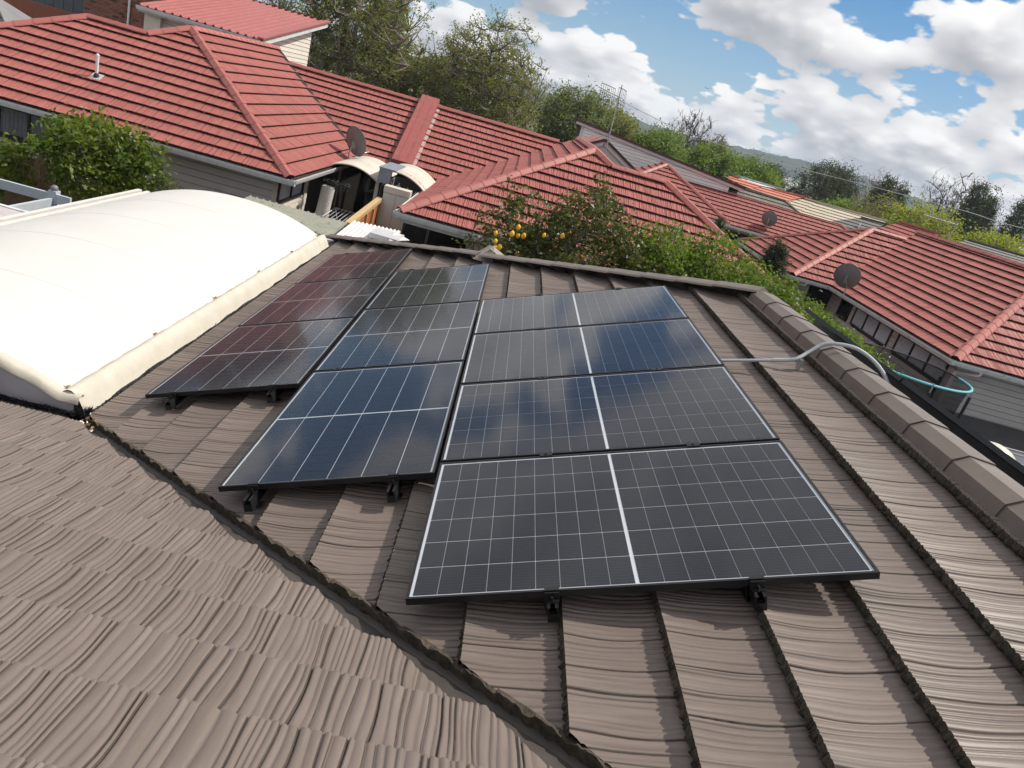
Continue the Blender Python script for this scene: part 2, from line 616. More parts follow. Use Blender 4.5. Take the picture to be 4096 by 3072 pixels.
def gutter(house, pts, matl, closed=False, name='gutter', w=0.12, h=0.11, out=None):
    """box gutter with an open top along horizontal points; out = horizontal outward vectors per segment"""
    for i in range(len(pts) - 1):
        p, q = Vector(pts[i]), Vector(pts[i + 1])
        d = (q - p).normalized()
        o = Vector(out[i])
        pr = [(0.0, 0.0), (0.0, -h), (w * 0.8, -h), (w, -h * 0.45), (w, 0.0), (w + 0.014, 0.004), (w + 0.014, -0.022), (w + 0.006, -h * 0.5), (w * 0.83, -h - 0.012), (-0.012, -h - 0.012), (-0.012, 0.0)]
        m = MB()
        A = [p + o * x + Vector((0, 0, z)) for x, z in pr]
        B = [q + o * x + Vector((0, 0, z)) for x, z in pr]
        for k in range(len(pr)):
            l = (k + 1) % len(pr)
            m.poly([A[k], B[k], B[l], A[l]])
        m.build(name, matl, house)

def boards(house, p, q, z0, z1, nrm, matl, pitch=0.15, openings=(), name='weatherboard', under=None):
    """lapped boards between p and q (x, y), each a mesh of its own; openings = (a0, a1, z0, z1) along the wall"""
    p, q, nrm = Vector((*p, 0)), Vector((*q, 0)), Vector((*nrm, 0))
    L = (q - p).length
    d = (q - p).normalized()
    z = z1
    while z > z0 + 0.01:
        zb = max(z - pitch + 0.014, z0)
        cuts = [(0.0, L)]
        for a0, a1, b0, b1 in openings:
            if b0 < z - 0.02 and b1 > zb + 0.02:
                nc = []
                for c0, c1 in cuts:
                    if a0 > c0: nc.append((c0, min(a0, c1)))
                    if a1 < c1: nc.append((max(a1, c0), c1))
                cuts = [c for c in nc if c[1] - c[0] > 0.02]
        for c0, c1 in cuts:
            a, b = p + d * c0, p + d * c1
            m = MB()
            tk, tn = 0.030, 0.022
            m.hexa([a + nrm * 0 + Vector((0, 0, zb)), b + Vector((0, 0, zb)), b + nrm * tk + Vector((0, 0, zb)), a + nrm * tk + Vector((0, 0, zb)),
                    a + Vector((0, 0, z)), b + Vector((0, 0, z)), b + nrm * tn + Vector((0, 0, z)), a + nrm * tn + Vector((0, 0, z))])
            m.build(name, matl, house)
        z -= pitch

def window(house, p, nrm, along, w, h, n=1, frame_m=None, glass_m=None, shade_m=None, curtain_m=None, fw=0.05, seed=0):
    """p = top-left corner on the wall face (world); frame, panes, a flat panel painted as inside shade and curtains"""
    p, nrm, a = Vector(p), Vector(nrm), Vector(along)
    up = Vector((0, 0, 1))
    m = MB()
    bx = lambda x0, x1, z0, z1, d0, d1, mm: mm.hexa([p + a * x0 + up * z0 + nrm * d0, p + a * x1 + up * z0 + nrm * d0, p + a * x1 + up * z0 + nrm * d1, p + a * x0 + up * z0 + nrm * d1,
                                                     p + a * x0 + up * z1 + nrm * d0, p + a * x1 + up * z1 + nrm * d0, p + a * x1 + up * z1 + nrm * d1, p + a * x0 + up * z1 + nrm * d1])
    bx(0, w, -fw, 0, 0.0, 0.075, m); bx(0, w, -h, -h + fw, 0.0, 0.085, m)
    bx(0, fw, -h + fw, -fw, 0.0, 0.073, m); bx(w - fw, w, -h + fw, -fw, 0.0, 0.073, m)
    for i in range(1, n):
        x = w * i / n
        bx(x - fw / 2, x + fw / 2, -h + fw, -fw, 0.0, 0.07, m)
    fr = m.build('window', frame_m, house)
    for i in range(n):
        x0, x1 = w * i / n + fw * 0.5, w * (i + 1) / n - fw * 0.5
        g = MB(); bx(x0, x1, -h + fw * 0.5, -fw * 0.5, 0.050, 0.055, g)
        g.build('pane', glass_m, fr)
        if curtain_m:
            rg = random.Random(seed * 10 + i)
            c = MB(); rows = []
            nn = 40
            for zz in (-fw * 0.6, -h * 0.5, -h + fw * 0.6):
                rows.append([p + a * (x0 + (x1 - x0) * k / nn) + up * zz + nrm * (0.028 + 0.010 * math.sin(k * 1.1 + rg.uniform(-.4, .4)) + 0.005 * math.sin(k * 2.7)) for k in range(nn + 1)])
            c.grid(rows)
            c.build('curtain', curtain_m, fr)
    r = MB()
    bx(0.01, w - 0.01, -h + 0.01, -0.01, 0.001, 0.006, r)
    r.build('shade_panel', shade_m, fr)  # thin panel on the wall face, inside shade put into its colour
    return fr

# ------------------------------------------------------------------ shared materials
m_brown = mat('brown_coated_steel', (0.170, 0.136, 0.118), 0.48, 0.20, 4, bump=0.05, bscale=60, rnd=0.07, spec=0.45, stretch=(11, 0.9, 1), stain=((0.130, 0.112, 0.096), 2.2, 0.52, 0.75))
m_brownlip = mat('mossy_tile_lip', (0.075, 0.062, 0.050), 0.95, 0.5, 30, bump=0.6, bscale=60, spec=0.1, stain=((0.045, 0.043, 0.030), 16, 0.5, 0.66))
m_browncap = mat('brown_ridge_steel', (0.150, 0.122, 0.102), 0.42, 0.14, 6, rnd=0.07, spec=0.45, stain=((0.22, 0.185, 0.16), 5, 0.6, 0.8))
m_groove = mat('groove_shade', (0.072, 0.058, 0.049), 0.7, 0.3, 20, spec=0.2)  # shade in the tile grooves, put into the colour
m_valley = mat('dark_valley_steel', (0.060, 0.052, 0.046), 0.5, 0.25, 5)
m_red = mat('red_coated_steel', (0.345, 0.112, 0.097), 0.62, 0.18, 4, rnd=0.05, spec=0.3, stretch=(11, 0.9, 1), stain=((0.26, 0.086, 0.076), 1.6, 0.50, 0.75))
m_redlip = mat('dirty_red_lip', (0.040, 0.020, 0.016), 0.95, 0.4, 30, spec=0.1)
m_redgroove = mat('red_groove_shade', (0.16, 0.05, 0.045), 0.8, 0.3, 20, spec=0.2)  # the same painted groove shade for the red sheets
m_redcap = mat('red_ridge_steel', (0.365, 0.120, 0.103), 0.55, 0.12, 5, rnd=0.06, spec=0.35)
m_deck = mat('roof_underlay', (0.05, 0.04, 0.035), 0.9, 0.2)
m_white_gut = mat('white_gutter_paint', (0.62, 0.64, 0.65), 0.45, 0.12, 6, stain=((0.34, 0.34, 0.32), 5, 0.58, 0.8))
m_board = mat('grey_weatherboard_paint', (0.50, 0.47, 0.45), 0.6, 0.07, 3, rnd=0.04, stain=((0.40, 0.375, 0.35), 2.0, 0.55, 0.85))
m_gapshade = mat('gap_shade_backing', (0.07, 0.066, 0.062), 0.9, 0.1)  # wall behind the boards, darkened to paint the shade in their gaps
m_cream = mat('cream_weatherboard_paint', (0.66, 0.62, 0.54), 0.6, 0.07, 3, rnd=0.04)
m_soffit = mat('soffit_paint', (0.55, 0.55, 0.54), 0.7, 0.08)
m_darkframe = mat('dark_window_frame', (0.022, 0.02, 0.02), 0.45, 0.15)
m_inshade = mat('inside_shade', (0.016, 0.016, 0.017), 0.9, 0.2)  # near-black that paints unlit interiors on flat panels
m_curtain = mat('grey_net_curtain', (0.80, 0.80, 0.82), 0.9, 0.15, 8)
m_glass = pane_mat('window_glass', (0.88, 0.9, 0.92), 0.01)
m_black = mat('black_anodised', (0.014, 0.014, 0.016), 0.42, 0.2, 20, metal=0.2)
m_galv = mat('grey_metal', (0.38, 0.39, 0.40), 0.4, 0.15, 12, metal=0.6)
m_concrete = mat('concrete', (0.33, 0.31, 0.29), 0.9, 0.2, 3)
m_timber = mat('raw_timber', (0.50, 0.35, 0.17), 0.75, 0.2, 6, stretch=(8, 1, 1), rnd=0.08)
m_fence = mat('brown_fence_timber', (0.13, 0.07, 0.05), 0.85, 0.25, 5, rnd=0.15)
m_bark = mat('bark', (0.13, 0.105, 0.085), 0.9, 0.3, 8, bump=0.3, bscale=20)
m_brick = None
# ------------------------------------------------------------------ ground
def build_ground():
    m = MB()
    m.poly([(-880, -60, GROUND), (1880, -60, GROUND), (1880, 1880, GROUND), (-880, 1880, GROUND)])
    o = m.build('ground', mat('grass_ground', (0.075, 0.095, 0.035), 0.95, 0.35, 0.4, stain=((0.14, 0.12, 0.085), 0.15, 0.5, 0.7)))
    o['kind'] = 'structure'
    p = MB()
    p.poly([(-16, 5, GROUND + 0.004), (14.5, 5, GROUND + 0.004), (14.5, 40, GROUND + 0.004), (-16, 40, GROUND + 0.004)])
    o = p.build('paved_yard', mat('paved_yard', (0.20, 0.185, 0.17), 0.9, 0.25, 1.5))
    o['kind'] = 'structure'
build_ground()

# ------------------------------------------------------------------ the brown-roofed house underfoot
TH = R(20.2)
U = Vector((math.cos(TH), 0, math.sin(TH)))
V = Vector((0, 1, 0))
NN = Vector((-math.sin(TH), 0, math.cos(TH)))
def pw(u, v, d=0.0):
    return U * u + V * v + NN * d
BASE = -0.150                                   # roof plane below the glass of the panels
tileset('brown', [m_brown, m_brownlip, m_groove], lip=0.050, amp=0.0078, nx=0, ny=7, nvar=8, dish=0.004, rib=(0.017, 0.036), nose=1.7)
tileset('red', [m_red, m_redlip, m_redgroove], lip=0.048, amp=0.011, nx=0, ny=4, nvar=6, rib=(0.035, 0.075), gmax=0.008, shade_below=0.1)

home = thing('house', 'house under the camera with a dark brown pressed-metal tile roof', 'house', (0, 0, GROUND))
cap_brown = cap_mesh('ridge_cap', 0.42, 0.15, 0.055, 0.10, m_browncap)
cap_broad = cap_mesh('ridge_cap', 0.42, 0.15, 0.055, 0.10, m_browncap, prof=[(-0.150, -0.105), (-0.145, -0.092), (-0.078, 0.020), (0.060, 0.030), (0.128, -0.012), (0.142, -0.080)])
def build_home():
    vc = lambda u: 2.416 - 0.92 * (u + 2.75)     # valley centre line on the main slope
    eu, ru = -2.9, 2.6
    off = 0.075
    main = [pw(eu, vc(eu) + off, BASE), pw(ru, vc(ru) + off, BASE), pw(ru, 4.33, BASE), pw(eu, 10.03, BASE)]
    roof_slope(home, [main], 'brown', m_deck, pw(0.59 - 0.367 * 10, 0, BASE), seed=3)
    # foreground slope falling away from the camera to the same valley
    a, b = pw(-2.75, vc(-2.75), BASE), pw(0.409, vc(0.409), BASE)
    k = (b.z - a.z) / (b.y - a.y)
    fz = lambda y: a.z + k * (y - a.y)
    e1 = pw(eu, vc(eu), BASE)
    r1 = pw(ru, vc(ru), BASE)
    fg = [(-6.5, e1.y + 0.02, fz(e1.y + 0.02)), (e1.x - 0.13, e1.y + 0.02, fz(e1.y + 0.02)), (r1.x - 0.15, r1.y - 0.0, fz(r1.y)), (r1.x - 0.15, -3.4, fz(-3.4)), (-6.5, -3.4, fz(-3.4))]
    roof_slope(home, [fg], 'brown', m_deck, (0, e1.y + 0.02, fz(e1.y + 0.02)), seed=11)
    # slopes on the far side of ridge and hip
    rz = pw(ru, 0, BASE)
    ex = rz.x + (rz.z + 1.137) / 0.368
    hipe = pw(eu, 10.03, BASE)
    ridge_end = pw(ru, 4.33, BASE)
    east = [(rz.x, -6, rz.z), (ex, -6, -1.137), (ex, 10.0, -1.137), tuple(ridge_end)]
    roof_slope(home, [east], 'brown', m_browncap, (rz.x, 0, rz.z), seed=5, keep=lambda p: p.x < 3.7 and p.y > -0.8)
    m = MB()
    m.poly([tuple(ridge_end), (ex, 10.0, -1.137), tuple(hipe)])
    m.build('roof_slope', m_browncap, home)
    # ridge and hip caps
    up = Vector((0, 0, 0.068))
    caps(home, Vector((rz.x - 0.01, -1.6, rz.z)) + up, ridge_end + Vector((-0.01, -0.05, 0)) + up, cap_broad, 0.42)
    g0 = pw(-0.10, 7.12, BASE)
    caps(home, g0 + up, ridge_end + up, cap_brown, 0.42, up=(0.3, 0.3, 1))
    caps(home, hipe + up, pw(-0.18, 7.21, BASE) + up * 1.25, cap_brown, 0.42, up=(0.3, 0.3, 1))
    # little gablet where the hip breaks
    p = g0 + Vector((-0.05, 0.05, 0.0))
    m = MB()
    ax, tp = p + Vector((0.04, 0.04, 0.21)), p + Vector((1.05, -0.62, 0.20))
    m.poly([p + Vector((-0.15, -0.10, 0.02)), p + Vector((0.12, -0.17, 0.03)), ax + Vector((0.03, -0.02, 0))])
    m.poly([p + Vector((-0.15, -0.10, 0.02)), ax + Vector((0.03, -0.02, 0)), ax + Vector((-0.02, 0.1, 0)), p + Vector((-0.2, 0.15, 0.0))])
    m.bar(ax + Vector((0, 0, -0.02)), ax + Vector((0.50, -0.06, -0.25)), 0.13, 0.03, up=(0, -0.2, 1))
    m.build('gablet', mat('pale_brown_steel', (0.27, 0.225, 0.19), 0.45, 0.12, 5), home)
    # valley tray
    m = MB()
    d = Vector((U.x, -0.92, U.z)).normalized()
    for side in (0, 1):
        w = 0.34
        if side == 0:
            q = [pw(eu, vc(eu), BASE + 0.004), pw(ru, vc(ru), BASE + 0.004), pw(ru, vc(ru) + w, BASE + 0.004), pw(eu, vc(eu) + w, BASE + 0.004)]
        else:
            q = [Vector((e1.x - w, e1.y, e1.z + 0.006)), Vector((r1.x - w, r1.y, r1.z + 0.006)), r1 + Vector((0, 0, 0.006)), e1 + Vector((0, 0, 0.006))]
        m.poly(q)
    m.build('valley_gutter', m_valley, home)
    # mossy cut edge of the main slope along the valley
    m = MB()
    rg = random.Random(4)
    n = 520
    top, bot = [], []
    for i in range(n + 1):
        u = eu + (ru - eu) * i / n
        j = 0.012 * abs(math.sin(i * 0.55)) + 0.007 * rg.random()
        top.append(pw(u, vc(u) + off - 0.012 - j, BASE + 0.045 + 0.012 * math.sin(i * 0.55) + 0.006 * rg.random()))
        bot.append(pw(u, vc(u) + off - 0.022 - j, BASE + 0.002))
    back = [pw(eu + (ru - eu) * i / n, vc(eu + (ru - eu) * i / n) + off + 0.02, BASE + 0.028) for i in range(n + 1)]
    m.grid([bot, top, back], 0, False)
    m.build('valley_edge', m_brownlip, home)
    # walls under the eaves
    m = MB()
    m.box((-2.3, 2.2, GROUND), (ex - 0.4, 9.6, -1.2))
    m.box((-6.2, -5.6, GROUND), (ex - 0.4, 2.19, -1.2))
    m.build('wall', m_board, home)
    # short grey gutter piece seen past the canopy end
    m = MB()
    m.bar((-2.78, 9.15, -1.17), (-2.74, 10.1, -1.17), 0.12, 0.10)
    m.build('gutter', m_white_gut, home)
    # debris caught at the head of the valley
    rg = random.Random(9)
    mats = [mat('dead_leaf', (0.22, 0.13, 0.06), 0.9, 0.3), mat('paper_scrap', (0.7, 0.68, 0.62), 0.9, 0.1)]
    m = MB()
    for i in range(46):
        u = -2.72 + 0.16 * rg.random() ** 1.5
        v = vc(u) + rg.uniform(-0.09, 0.10)
        c = pw(u, v, BASE + 0.03 + 0.03 * rg.random())
        a = Vector((rg.uniform(-1, 1), rg.uniform(-1, 1), rg.uniform(-.5, .5))).normalized() * rg.uniform(0.01, 0.025)
        b_ = Vector((rg.uniform(-1, 1), rg.uniform(-1, 1), rg.uniform(-.5, .5))).normalized() * rg.uniform(0.008, 0.02)
        m.poly([c - a, c - b_, c + a, c + b_], 1 if rg.random() < 0.15 else 0)
    o = m.place('leaf_litter', mats, 'dry leaves and scraps caught at the head of the brown roof valley by the canopy corner', 'debris')
    o['kind'] = 'stuff'
build_home()

# ------------------------------------------------------------------ solar panels
def cell_material():
    m = bpy.data.materials.new('solar_cell')
    m.use_nodes = True
    nt = m.node_tree; L = nt.links.new
    b = nt.nodes['Principled BSDF']
    tc = _nn(nt, 'ShaderNodeTexCoord')
    sp = _nn(nt, 'ShaderNodeSeparateXYZ')
    L(tc.outputs['Object'], sp.inputs[0])
    # ten silver busbars along the panel's long side
    f = _nn(nt, 'ShaderNodeMath', operation='MULTIPLY'); L(sp.outputs[1], f.inputs[0]); f.inputs[1].default_value = 1 / 0.0182
    fr = _nn(nt, 'ShaderNodeMath', operation='FRACT'); L(f.outputs[0], fr.inputs[0])
    lt = _nn(nt, 'ShaderNodeMath', operation='LESS_THAN'); L(fr.outputs[0], lt.inputs[0]); lt.inputs[1].default_value = 0.10
    oi = _nn(nt, 'ShaderNodeObjectInfo')
    mr = _nn(nt, 'ShaderNodeMapRange'); L(oi.outputs['Random'], mr.inputs[0])
    mr.inputs[3].default_value = 0.75; mr.inputs[4].default_value = 1.3
    vs = _nn(nt, 'ShaderNodeVectorMath', operation='SCALE'); vs.inputs[0].default_value = (0.0075, 0.0085, 0.014); L(mr.outputs[0], vs.inputs['Scale'])
    mx = _nn(nt, 'ShaderNodeMix', data_type='RGBA')
    L(lt.outputs[0], mx.inputs[0]); L(vs.outputs[0], mx.inputs[6]); mx.inputs[7].default_value = (0.055, 0.056, 0.066, 1)
    L(mx.outputs[2], b.inputs['Base Color'])
    b.inputs['Roughness'].default_value = 0.55
    b.inputs['Specular IOR Level'].default_value = 0.2
    return m
m_cell = cell_material()
m_back = mat('white_backsheet', (0.62, 0.64, 0.67), 0.6, 0.04)
m_pvglass = pane_mat('solar_glass', (0.97, 0.98, 0.99), 0.09, 1.5)
PW, PH, PT = 1.762, 1.134, 0.030
def panel_parts():
    fr = MB()
    t = 0.011
    for a, b in (((0, 0), (PW, t)), ((0, PH - t), (PW, PH))):
        fr.box((a[0], a[1], -PT), (b[0], b[1], 0))
    for a, b in (((0, t), (t, PH - t)), ((PW - t, t), (PW, PH - t))):
        fr.box((a[0], a[1], -PT), (b[0], b[1], 0))
    bk = MB().box((t, t, -0.0092), (PW - t, PH - t, -0.0062))
    gl = MB().box((t + 0.0005, t + 0.0005, -0.0042), (PW - t - 0.0005, PH - t - 0.0005, -0.0016))
    ce = MB().box((-0.0460, -0.0886, -0.0004), (0.0460, 0.0886, 0.0004))
    return fr.mesh('frame', m_black), bk.mesh('backsheet', m_back), gl.mesh('glass', m_pvglass), ce.mesh('cell', m_cell)
P_FR, P_BK, P_GL, P_CE = panel_parts()
def solar_panel(M, label, group, detail=True):
    o = thing('solar_panel', label, 'solar panel', M.translation, group)
    for nm, me in (('frame', P_FR), ('backsheet', P_BK), ('glass', P_GL)):
        instance(nm, me, o, M)
    if detail:
        for i in range(18):
            x = 0.011 + 0.012 + 0.0945 * (i + 0.5) + (0.014 if i >= 9 else 0.0)
            for j in range(6):
                y = 0.011 + 0.010 + 0.182 * (j + 0.5)
                instance('cell', P_CE, o, M @ Matrix.Translation((x, y, -0.0052)))
    return o
def build_panels():
    G = 'solar panels on the near brown roof slope'
    nm4 = ['nearest', 'second', 'third', 'farthest']
    for k in range(4):
        M = frame_of(pw(0, k * (PH + 0.0225)), U, V, NN)
        solar_panel(M, '%s of the four landscape solar panels in the right-hand column of the array' % nm4[k], G)
    for u0, v0, cn in ((-1.1524, 1.025, 'middle'), (-2.3207, 2.548, 'left-hand')):
        for k, w in enumerate(('nearest', 'centre', 'farthest')):
            # portrait: the long side runs up the roof away from the camera
            M = frame_of(pw(u0 + PH, v0 + k * (PW + 0.0225)), V, -U, NN)
            solar_panel(M, '%s of the three portrait solar panels in the %s column of the array' % (w, cn), G)
    # rails: one pair under every column
    for cn, us, v0, v1, st in (('right-hand', (0.556, 1.316), -0.06, 4.66, [k * (PH + 0.0225) for k in range(5)]),
                               ('middle', (-0.967, -0.23), 0.915, 6.40, [1.025 + k * (PW + 0.0225) for k in range(4)]),
                               ('left-hand', (-2.12, -1.381), 2.455, 7.92, [2.548 + k * (PW + 0.0225) for k in range(4)])):
        for i, u in enumerate(us):
            o = thing('mounting_rail', 'black aluminium mounting rail under the %s panel column, %s of the pair' % (cn, ('left', 'right')[i]), 'rail', pw(u, v0, BASE), 'rails under the solar panels')
            m = MB()
            a, b = pw(u, v0, -0.063), pw(u, v1, -0.063)
            h, w = 0.060, 0.042
            # hollow section: four walls
            for dx, dz, ww, hh in ((-w / 2 + 0.003, 0, 0.006, h), (w / 2 - 0.003, 0, 0.006, h), (0, -h / 2 + 0.003, w - 0.012, 0.006)):
                m.bar(a + U * dx + NN * dz, b + U * dx + NN * dz, ww, hh, up=NN)
            m.bar(a + U * 0.013 + NN * (h / 2 - 0.003), b + U * 0.013 + NN * (h / 2 - 0.003), 0.008, 0.006, up=NN)
            m.bar(a - U * 0.013 + NN * (h / 2 - 0.003), b - U * 0.013 + NN * (h / 2 - 0.003), 0.008, 0.006, up=NN)
            m.bar(pw(u, v0 + 0.012, -0.075), pw(u, v0 + 0.016, -0.075), w - 0.012, 0.03, up=NN)
            m.bar(pw(u, v0 - 0.003, -0.078), pw(u, v0, -0.078), w + 0.002, 0.034, up=NN)
            m.build('rail', m_black, o)
            # feet
            v = v0 + 0.11
            while v < v1:
                f = MB()
                f.bar(pw(u - 0.027, v, BASE + 0.03), pw(u - 0.027, v, -0.05), 0.005, 0.05, up=V)
                f.bar(pw(u - 0.028, v, BASE + 0.033), pw(u + 0.03, v, BASE + 0.033), 0.05, 0.006, up=NN)
                f.tube([pw(u - 0.04, v, -0.062), pw(u - 0.022, v, -0.062)], 0.008, 6)
                f.build('foot', m_black, o)
                v += 1.1
            # clamps
            for q, s in enumerate(st):
                c = MB()
                if q == 0:
                    c.bar(pw(u, s - 0.004, 0.002), pw(u, s + 0.010, 0.002), 0.055, 0.006, up=NN)
                    c.bar(pw(u, s - 0.014, -0.018), pw(u, s - 0.008, -0.018), 0.055, 0.036, up=NN)
                    c.bar(pw(u, s - 0.03, -0.034), pw(u, s - 0.014, -0.034), 0.05, 0.008, up=NN)
                    c.tube([pw(u, s - 0.022, -0.036), pw(u, s - 0.022, -0.012)], 0.006, 6)
                else:
                    v = s - 0.0225 / 2
                    c.bar(pw(u, v - 0.020, 0.003), pw(u, v + 0.020, 0.003), 0.065, 0.004, up=NN)
                    c.tube([pw(u, v, 0.003), pw(u, v, 0.010)], 0.008, 6)
                c.build('clamp', m_black, o)
    # the row on the far side of the ridge, seen along its upper frame edge
    s2 = R(20.2)
    U2 = Vector((math.cos(s2), 0, -math.sin(s2))); N2 = Vector((math.sin(s2), 0, math.cos(s2)))
    for k in range(4):
        y = 3.95 - PW * (k + 1) - 0.0225 * k
        P = Vector((2.74, y, 0.865))
        M = frame_of(P + U2 * PH, V, -U2, N2)
        solar_panel(M, '%s black framed solar panel tilted away behind the brown ridge' % ('farthest', 'second farthest', 'second nearest', 'nearest')[k], 'solar panels behind the ridge', detail=False)
    for i in (0, 1):
        o = thing('mounting_rail', '%s black rail under the panel row behind the brown ridge' % ('upper', 'lower')[i], 'rail', (2.9, 0, 0.6), 'rails behind the ridge')
        m = MB()
        a = Vector((2.74, 0, 0.865)) + U2 * (0.22 + 0.7 * i) - N2 * 0.063
        m.bar(a + V * -3.2, a + V * 4.05, 0.042, 0.06, up=N2)
        m.build('rail', m_black, o)
        for q in range(7):
            f = MB()
            b = a + V * (3.9 - q * 1.05) - N2 * 0.05
            f.bar(b - N2 * 0.05, b + N2 * 0.05, 0.006, 0.05, up=V)
            f.build('foot', m_galv, o)
build_panels()

# ------------------------------------------------------------------ conduit
def spline(pts, n=8):
    P = [Vector(p) for p in pts]
    P = [P[0] * 2 - P[1]] + P + [P[-1] * 2 - P[-2]]
    out = []
    for i in range(1, len(P) - 2):
        for k in range(n):
            t = k / n
            a, b, c, d = P[i - 1], P[i], P[i + 1], P[i + 2]
            out.append(0.5 * ((2 * b) + (c - a) * t + (2 * a - 5 * b + 4 * c - d) * t * t + (3 * b - a - 3 * c + d) * t ** 3))
    out.append(P[-2])
    return out
def build_conduit():
    o = thing('conduit', 'pale grey conduit running from the panels over the brown ridge', 'conduit', (1.9, 2.5, 0.55))
    g = mat('grey_conduit_plastic', (0.42, 0.45, 0.48), 0.45, 0.06)
    MB().tube([pw(1.60, 2.585, -0.058), pw(2.18, 2.470, -0.058)], 0.0110, 10).build('pipe', g, o)
    MB().tube([pw(2.13, 2.480, -0.058), pw(2.235, 2.459, -0.058)], 0.0145, 10).build('coupling', g, o)
    path = spline([pw(2.20, 2.466, -0.058), pw(2.28, 2.455, -0.052), (2.24, 2.50, 0.795), (2.33, 2.53, 0.87), (2.42, 2.50, 0.905), (2.52, 2.46, 0.915), (2.62, 2.42, 0.885), (2.70, 2.36, 0.83), (2.76, 2.24, 0.74), (2.85, 2.05, 0.66)], 26)
    rr = [0.0125 + (0.0022 if i % 3 else -0.0012) for i in range(len(path))]
    MB().tube(path, rr, 8).build('flexible_conduit', g, o)
    m = MB()
    c = pw(2.315, 2.475, -0.06)
    m.tube([c + NN * 0.0 - V * 0.004, c + NN * 0.0 + V * 0.018], 0.021, 8)
    m.box(tuple(c + Vector((-0.012, -0.035, -0.07))), tuple(c + Vector((0.012, -0.005, 0.0))))
    m.build('saddle_clip', m_galv, o)
    # loose cable along the panel edge
    pts = [pw(-2.1 + 0.075 * i, 2.60 + 0.02 * math.sin(i * 1.3), -0.05 - 0.02 * math.sin(i * 0.5)) for i in range(12)]
    MB().tube(pts, 0.003, 5).place('cable', mat('cable_rubber', (0.03, 0.03, 0.03), 0.6), 'thin black cable sagging under the near edge of the left panel column', 'cable')
build_conduit()

